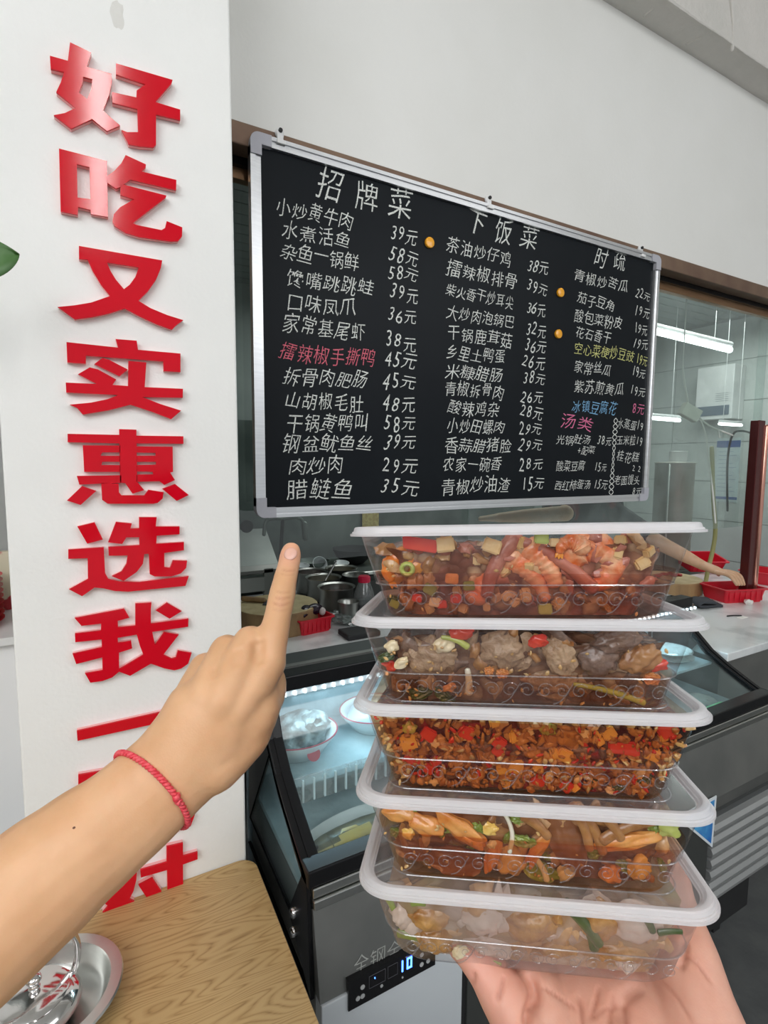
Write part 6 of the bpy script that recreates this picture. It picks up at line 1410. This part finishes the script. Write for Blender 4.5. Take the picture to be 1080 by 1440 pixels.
# --- box 2
for (x_, y_, sx, sz, m, nm, lb, ct) in ((609, 929, 38, 26, F_mince, 'meat_lump', 'large pale minced meat lump at the left of the second box', 'meat'), (708, 918, 30, 26, F_mince, 'meat_lump', 'large pale minced lump left of the red chilli', 'meat'), (790, 925, 20, 28, F_mince, 'meat_lump', 'upright minced lump right of the red chilli', 'meat'), (780, 962, 34, 18, F_mince, 'meat_lump', 'pale minced slab low in the middle of the second box', 'meat'), (872, 905, 30, 16, F_minced, 'meat_lump', 'dark brown meat lump at the upper right of the second box', 'meat'), (845, 930, 26, 22, F_minced, 'meat_lump', 'dark meat lump below the upper right one', 'meat'), (905, 930, 26, 18, F_brown, 'meat_lump', 'brown meat lump near the right wall of the second box', 'meat')):
    P_(1, nm, x_, y_, lump(sx * k_, sx * .45 * k_, sz * k_, .35, 2.6, 4), m, (0, fr_.uniform(-.3, .3), 0), lb, ct, None)
for (x_, y_, s, m, nm, lb, ct) in ((549, 911, 10, F_garlic, 'garlic_clove', 'pale garlic clove at the far left of the second box', 'garlic'), (624, 910, 13, F_garlic, 'garlic_clove', 'yellowish garlic clove above the left minced lump', 'garlic'), (564, 934, 9, F_garlic, 'garlic_clove', 'small garlic clove below the far left one', 'garlic'), (758, 903, 11, F_redp, 'chilli_piece', 'bright red chilli piece at the middle of the second box', 'chilli'), (545, 943, 10, F_redp, 'chilli_piece', 'red chilli piece at the left wall of the second box', 'chilli'), (648, 890, 14, F_redp, 'chilli_piece', 'red chilli piece under the lid at the left', 'chilli'), (928, 938, 12, F_redp, 'chilli_piece', 'red onion coloured piece at the right wall', 'chilli'),
    (540, 930, 11, F_dkgreen, 'green_leaf', 'dark green leaf at the left wall of the second box', 'greens'), (590, 976, 14, F_dkgreen, 'green_leaf', 'dark green leaf low left in the second box', 'greens'), (625, 983, 13, F_dkgreen, 'green_leaf', 'dark green leaf right of the low left one', 'greens'), (632, 968, 8, F_orange, 'carrot_piece', 'orange bit above the dark leaves', 'carrot')):
    P_(1, nm, x_, y_, lump(s * 1.1 * k_, s * .45 * k_, s * .75 * k_, .65, 1.5) if ct != 'greens' else sheet(s * 1.3 * k_, s * .6 * k_), m, (0, fr_.uniform(-.6, .6), 0), lb, ct, None)
P_(1, 'scallion_stick', 858, 975, stick(46 * k_, 3 * k_, 4.5 * k_, .04), F_scal, (0, R(14), 0), 'long bright green scallion sloping low right in the second box', 'scallion', None)
P_(1, 'bean_sprout', 659, 960, stick(16 * k_, 4 * k_, 6 * k_, .04), F_sprout, (0, R(88), 0), 'short upright pale sprout below the minced lumps', 'sprout', None)
P_(1, 'bean_sprout', 640, 902, stick(18 * k_, 3 * k_, 5 * k_, .1), F_scal, (0, R(20), 0), 'thin yellow green strip crossing by the left garlic', 'sprout', None)
for (x_, y_, s, lb) in ((707, 949, 9, 'round orange chilli slice at the middle of the second box'), (688, 945, 7, 'smaller orange chilli slice left of the round one'), (920, 958, 12, 'orange glazed slice at the right wall of the second box')):
    P_(1, 'chilli_slice', x_, y_, sheet(s * .95 * k_, s * .75 * k_, .1), F_orange, (.15, 0, 0), lb, 'chilli', None)
# --- box 3: many bright dice at the wall
b3 = [(602, 1034, 11, 'r'), (656, 1032, 11, 'r'), (701, 1045, 11, 'r'), (700, 1058, 8, 'r'), (867, 1052, 11, 'r'), (888, 1055, 12, 'r'), (757, 1098, 10, 'r'), (602, 1082, 9, 'r'), (612, 1072, 8, 'r'), (576, 1068, 9, 'r'), (796, 1112, 10, 'r'), (940, 1028, 14, 'r'), (585, 1072, 7, 'r'), (574, 1045, 15, 'y'), (725, 1080, 12, 'y'), (706, 1083, 9, 'y'), (918, 1062, 11, 'y'), (795, 1064, 11, 'y'), (857, 1033, 10, 'y'), (770, 1026, 12, 's'), (576, 1026, 10, 's'), (793, 1092, 9, 'g'), (552, 1058, 8, 'g'), (620, 1042, 8, 'b'), (654, 1068, 15, 'o'), (672, 1092, 16, 'o'), (752, 1060, 13, 'o'), (836, 1085, 14, 'o'), (800, 1075, 7, 'g'), (905, 1088, 7, 'g'), (567, 1084, 8, 'g'), (610, 1104, 6, 'g'), (860, 1117, 7, 'g'), (820, 1060, 13, 'd'), (680, 1048, 18, 'd'), (908, 1100, 13, 'k'), (835, 1105, 11, 'k'), (870, 1108, 11, 'k'), (545, 1045, 8, 'g'), (735, 1040, 14, 'o'), (800, 1038, 20, 'o')]
K3 = {'r': (F_redp, 'chilli_dice', 'red chilli dice', 'chilli'), 'y': (F_yel, 'carrot_dice', 'orange yellow carrot dice', 'carrot'), 's': (F_scal, 'scallion_piece', 'yellow green scallion piece', 'scallion'), 'g': (F_garlic, 'garlic_bit', 'pale garlic bit', 'garlic'), 'b': (F_beige, 'meat_dice', 'beige meat dice', 'meat'), 'o': (F_fried, 'meat_dice', 'golden brown meat dice', 'meat'), 'd': (F_minced, 'meat_dice', 'dark meat piece', 'meat'), 'k': (F_dkgreen, 'herb_sprig', 'dark green herb sprig', 'greens')}
for (x_, y_, s, c_) in b3:
    m, nm, lb, ct = K3[c_]
    P_(2, nm, x_, y_, dice(s * .9 * k_, s * .5 * k_, s * .8 * k_) if c_ in 'ry' else lump(s * k_, s * .45 * k_, s * .75 * k_, .65, 1.6) if c_ != 'k' else sheet(s * k_, s * .5 * k_), m, (0, fr_.uniform(-.7, .7), 0), lb +  ' in the middle box, ' + where(local(2, x_, y_)[0], local(2, x_, y_)[2], 1), ct, lb + ' at the front of the middle box')
# fine minced garlic and pepper grains: too many and small to count
for (m, n, s, nm, lb) in ((F_grain, 210, .0010, 'garlic_grains', 'fine pale garlic grains all through the middle box'), (F_redp, 90, .0009, 'chilli_flakes', 'fine red chilli flakes through the middle box'), (F_fried, 240, .0013, 'orange_crumbs', 'fine orange crumbs through the middle box')):
    bm = nb()
    for q in range(n):
        z = fr_.uniform(-.042, -.003); x = fr_.uniform(-1, 1) * (halfw(z) - .003); ss = s * fr_.uniform(.7, 1.7)
        ico(bm, (ss * fr_.uniform(.8, 2.0), ss * .7, ss * .8), 1, Matrix.Translation((x * .97, yfront(z) + .0010 + fr_.uniform(.0005, .0018), z)) @ Matrix.Rotation(fr_.uniform(0, 6), 4, 'Y'), amp=.5, freq=1.6, seed=q)
    o = tag(obj(nm, bm, m, smooth=True), lb, 'garnish'); o['kind'] = 'stuff'; o.matrix_world = BM[2]
for (i, n, m, lb) in ((0, 26, F_grain, 'fine pale seeds and crumbs in the top box'), (1, 60, F_grain, 'fine pale crumbs along the bottom of the second box'), (3, 34, F_grain, 'fine pale crumbs in the fourth box')):
    bm = nb()
    for q in range(n):
        z = fr_.uniform(-.042, -.012); x = fr_.uniform(-1, .95) * (halfw(z) - .004); ss = .0008 * fr_.uniform(.6, 1.4)
        ico(bm, (ss * 1.4, ss * .6, ss * .8), 1, Matrix.Translation((x, yfront(z) + .0012, z)) @ Matrix.Rotation(q, 4, 'Y'), amp=.6, freq=1.5, seed=q)
    o = tag(obj('seed_crumbs', bm, m, smooth=True), lb, 'garnish'); o['kind'] = 'stuff'; o.matrix_world = BM[i]
# --- box 4
for (x_, y_, l, r, a, lb) in ((560, 1152, 22, 11, 12, 'orange slice at the far upper left of the fourth box'), (597, 1166, 24, 13, 20, 'orange slice right of the far left one'), (642, 1168, 32, 13, 32, 'long folded orange slice sloping at the left'), (662, 1182, 26, 10, 28, 'orange slice lying under the long folded one'), (758, 1200, 26, 9, -62, 'narrow orange slice standing beside the big brown mushroom'), (880, 1190, 36, 10, -14, 'long ridged orange strip at the right of the fourth box'), (694, 1210, 24, 8, -70, 'thin orange flap above the pale lump')):
    P_(3, 'orange_slice', x_, y_, lump(l * 1.05 * k_, r * .6 * k_, r * 1.05 * k_, .55, 1.3, 4), F_orange, (0, R(a), 0), lb, 'slice', 'orange slices in the fourth box')
P_(3, 'mushroom_sheet', 583, 1203, sheet(34 * k_, 17 * k_, .1), F_fungus, (0, R(8), 0), 'smooth brown mushroom sheet at the left of the fourth box', 'mushroom', None)
P_(3, 'mushroom_sheet', 640, 1222, sheet(40 * k_, 20 * k_, .08), F_fungus, (0, R(5), 0), 'broad brown mushroom sheet low at the left middle', 'mushroom', None)
P_(3, 'mushroom_sheet', 800, 1190, sheet(24 * k_, 40 * k_, .2), F_fungus, (0, R(-18), 0), 'tall curved brown mushroom sheet at the middle of the fourth box', 'mushroom', None)
for (x_, y_, l, a, lb) in ((835, 1168, 34, 62, 'brown meat strip right of the tall mushroom'), (822, 1165, 30, 70, 'brown meat strip nearest the tall mushroom'), (885, 1170, 36, -24, 'broad brown strip under the lid at the right'), (860, 1155, 24, 50, 'short brown strip under the lid at the right'), (756, 1165, 20, 40, 'dark brown strip left of the tall mushroom')):
    P_(3, 'meat_strip', x_, y_, stick(l * k_, 8 * k_, 6 * k_, .08, .6), F_brown, (0, R(a), 0), lb, 'meat', None)
for (x_, y_, s, m, nm, lb, ct) in ((902, 1228, 17, F_yel, 'potato_chunk', 'yellow potato chunk at the lower right of the fourth box', 'potato'), (690, 1170, 10, F_yel, 'corn_piece', 'small round yellow piece right of the folded slices', 'corn'), (720, 1218, 22, F_potato, 'potato_chunk', 'pale glistening lump low in the middle of the fourth box', 'potato'), (795, 1240, 12, F_garlic, 'garlic_clove', 'pale clove at the floor right of the green pepper', 'garlic'), (862, 1235, 14, F_orange, 'orange_lump', 'orange lump left of the yellow potato chunk', 'slice'), (692, 1190, 6, F_garlic, 'garlic_clove', 'tiny pale clove under the yellow piece', 'garlic'), (574, 1176, 9, F_yel, 'corn_piece', 'small yellow piece under the left orange slice', 'corn'), (945, 1170, 14, F_scal, 'pepper_piece', 'olive piece under the lid at the right end', 'pepper')):
    P_(3, nm, x_, y_, lump(s * k_, s * .45 * k_, s * .85 * k_, .6, 1.6), m, (0, fr_.uniform(-.5, .5), 0), lb, ct, None)
for (x_, y_, s, a, lb) in ((760, 1235, 26, 20, 'green pepper piece at the floor of the fourth box'), (738, 1186, 16, 10, 'green pepper piece beside the white sprout'), (936, 1225, 10, 70, 'dark green pepper piece at the right wall')):
    P_(3, 'pepper_piece', x_, y_, sheet(s * k_, s * .5 * k_, .1), F_green, (0, R(a), 0), lb, 'pepper', 'green pepper pieces in the fourth box')
P_(3, 'bean_sprout', 717, 1172, stick(28 * k_, 2.6 * k_, 3.6 * k_, .18, 1), F_sprout, (0, R(80), 0), 'curved white sprout standing near the middle', 'sprout', None)
P_(3, 'bean_sprout', 763, 1225, stick(16 * k_, 4 * k_, 4.6 * k_, .1, .7), F_sprout, (0, R(62), 0), 'short white onion strip above the floor pepper', 'sprout', None)
# --- box 5
for (x_, y_, sx, sz, m, lb) in ((602, 1302, 28, 18, F_fried, 'browned piece at the upper left of the lowest box'), (612, 1332, 24, 17, F_fried, 'browned piece under the upper left one'), (748, 1312, 38, 26, F_fried, 'large golden browned piece at the middle of the lowest box'), (845, 1305, 26, 26, F_fried, 'browned piece right of the green strip'), (780, 1345, 36, 14, F_fried, 'low browned piece at the floor middle'), (880, 1350, 40, 14, F_fried, 'low browned piece at the floor right'), (680, 1300, 30, 24, F_pale, 'pale smooth piece left of the large browned one'), (690, 1340, 34, 16, F_pale, 'pale piece at the floor left of the middle'), (900, 1310, 34, 26, F_pale, 'pale smooth piece at the right of the lowest box'), (565, 1300, 14, 20, F_pale, 'pale piece in the left corner of the lowest box'), (648, 1345, 12, 10, F_garlic, 'small cream cube at the floor left')):
    P_(4, 'tofu_piece', x_, y_, lump(sx * k_, sx * .4 * k_, sz * k_, .30, 2.2, 4), m, (0, fr_.uniform(-.3, .3), 0), lb, 'tofu', None)
for (x_, y_, l, r, a, lb) in ((822, 1305, 34, 9, 50, 'dark green pepper strip sloping at the middle of the lowest box'), (836, 1328, 14, 9, 80, 'green pepper tip below the sloping strip'), (913, 1300, 14, 6, 62, 'green strip at the upper right of the lowest box'), (945, 1315, 14, 5, -8, 'green strip at the right wall of the lowest box'), (592, 1352, 34, 7, 14, 'long olive strip along the floor at the left'), (688, 1359, 16, 4, 2, 'small olive strip at the floor left of the middle'), (545, 1285, 12, 6, 60, 'olive bit in the upper left corner of the lowest box'), (588, 1272, 9, 5, 0, 'olive bit under the lid at the left of the lowest box')):
    P_(4, 'pepper_strip', x_, y_, stick(l * k_, r * k_, r * .7 * k_, .05, .5), F_green if 'olive' in lb else F_dkgreen, (0, R(a), 0), lb, 'pepper', 'green pepper strips in the lowest box')
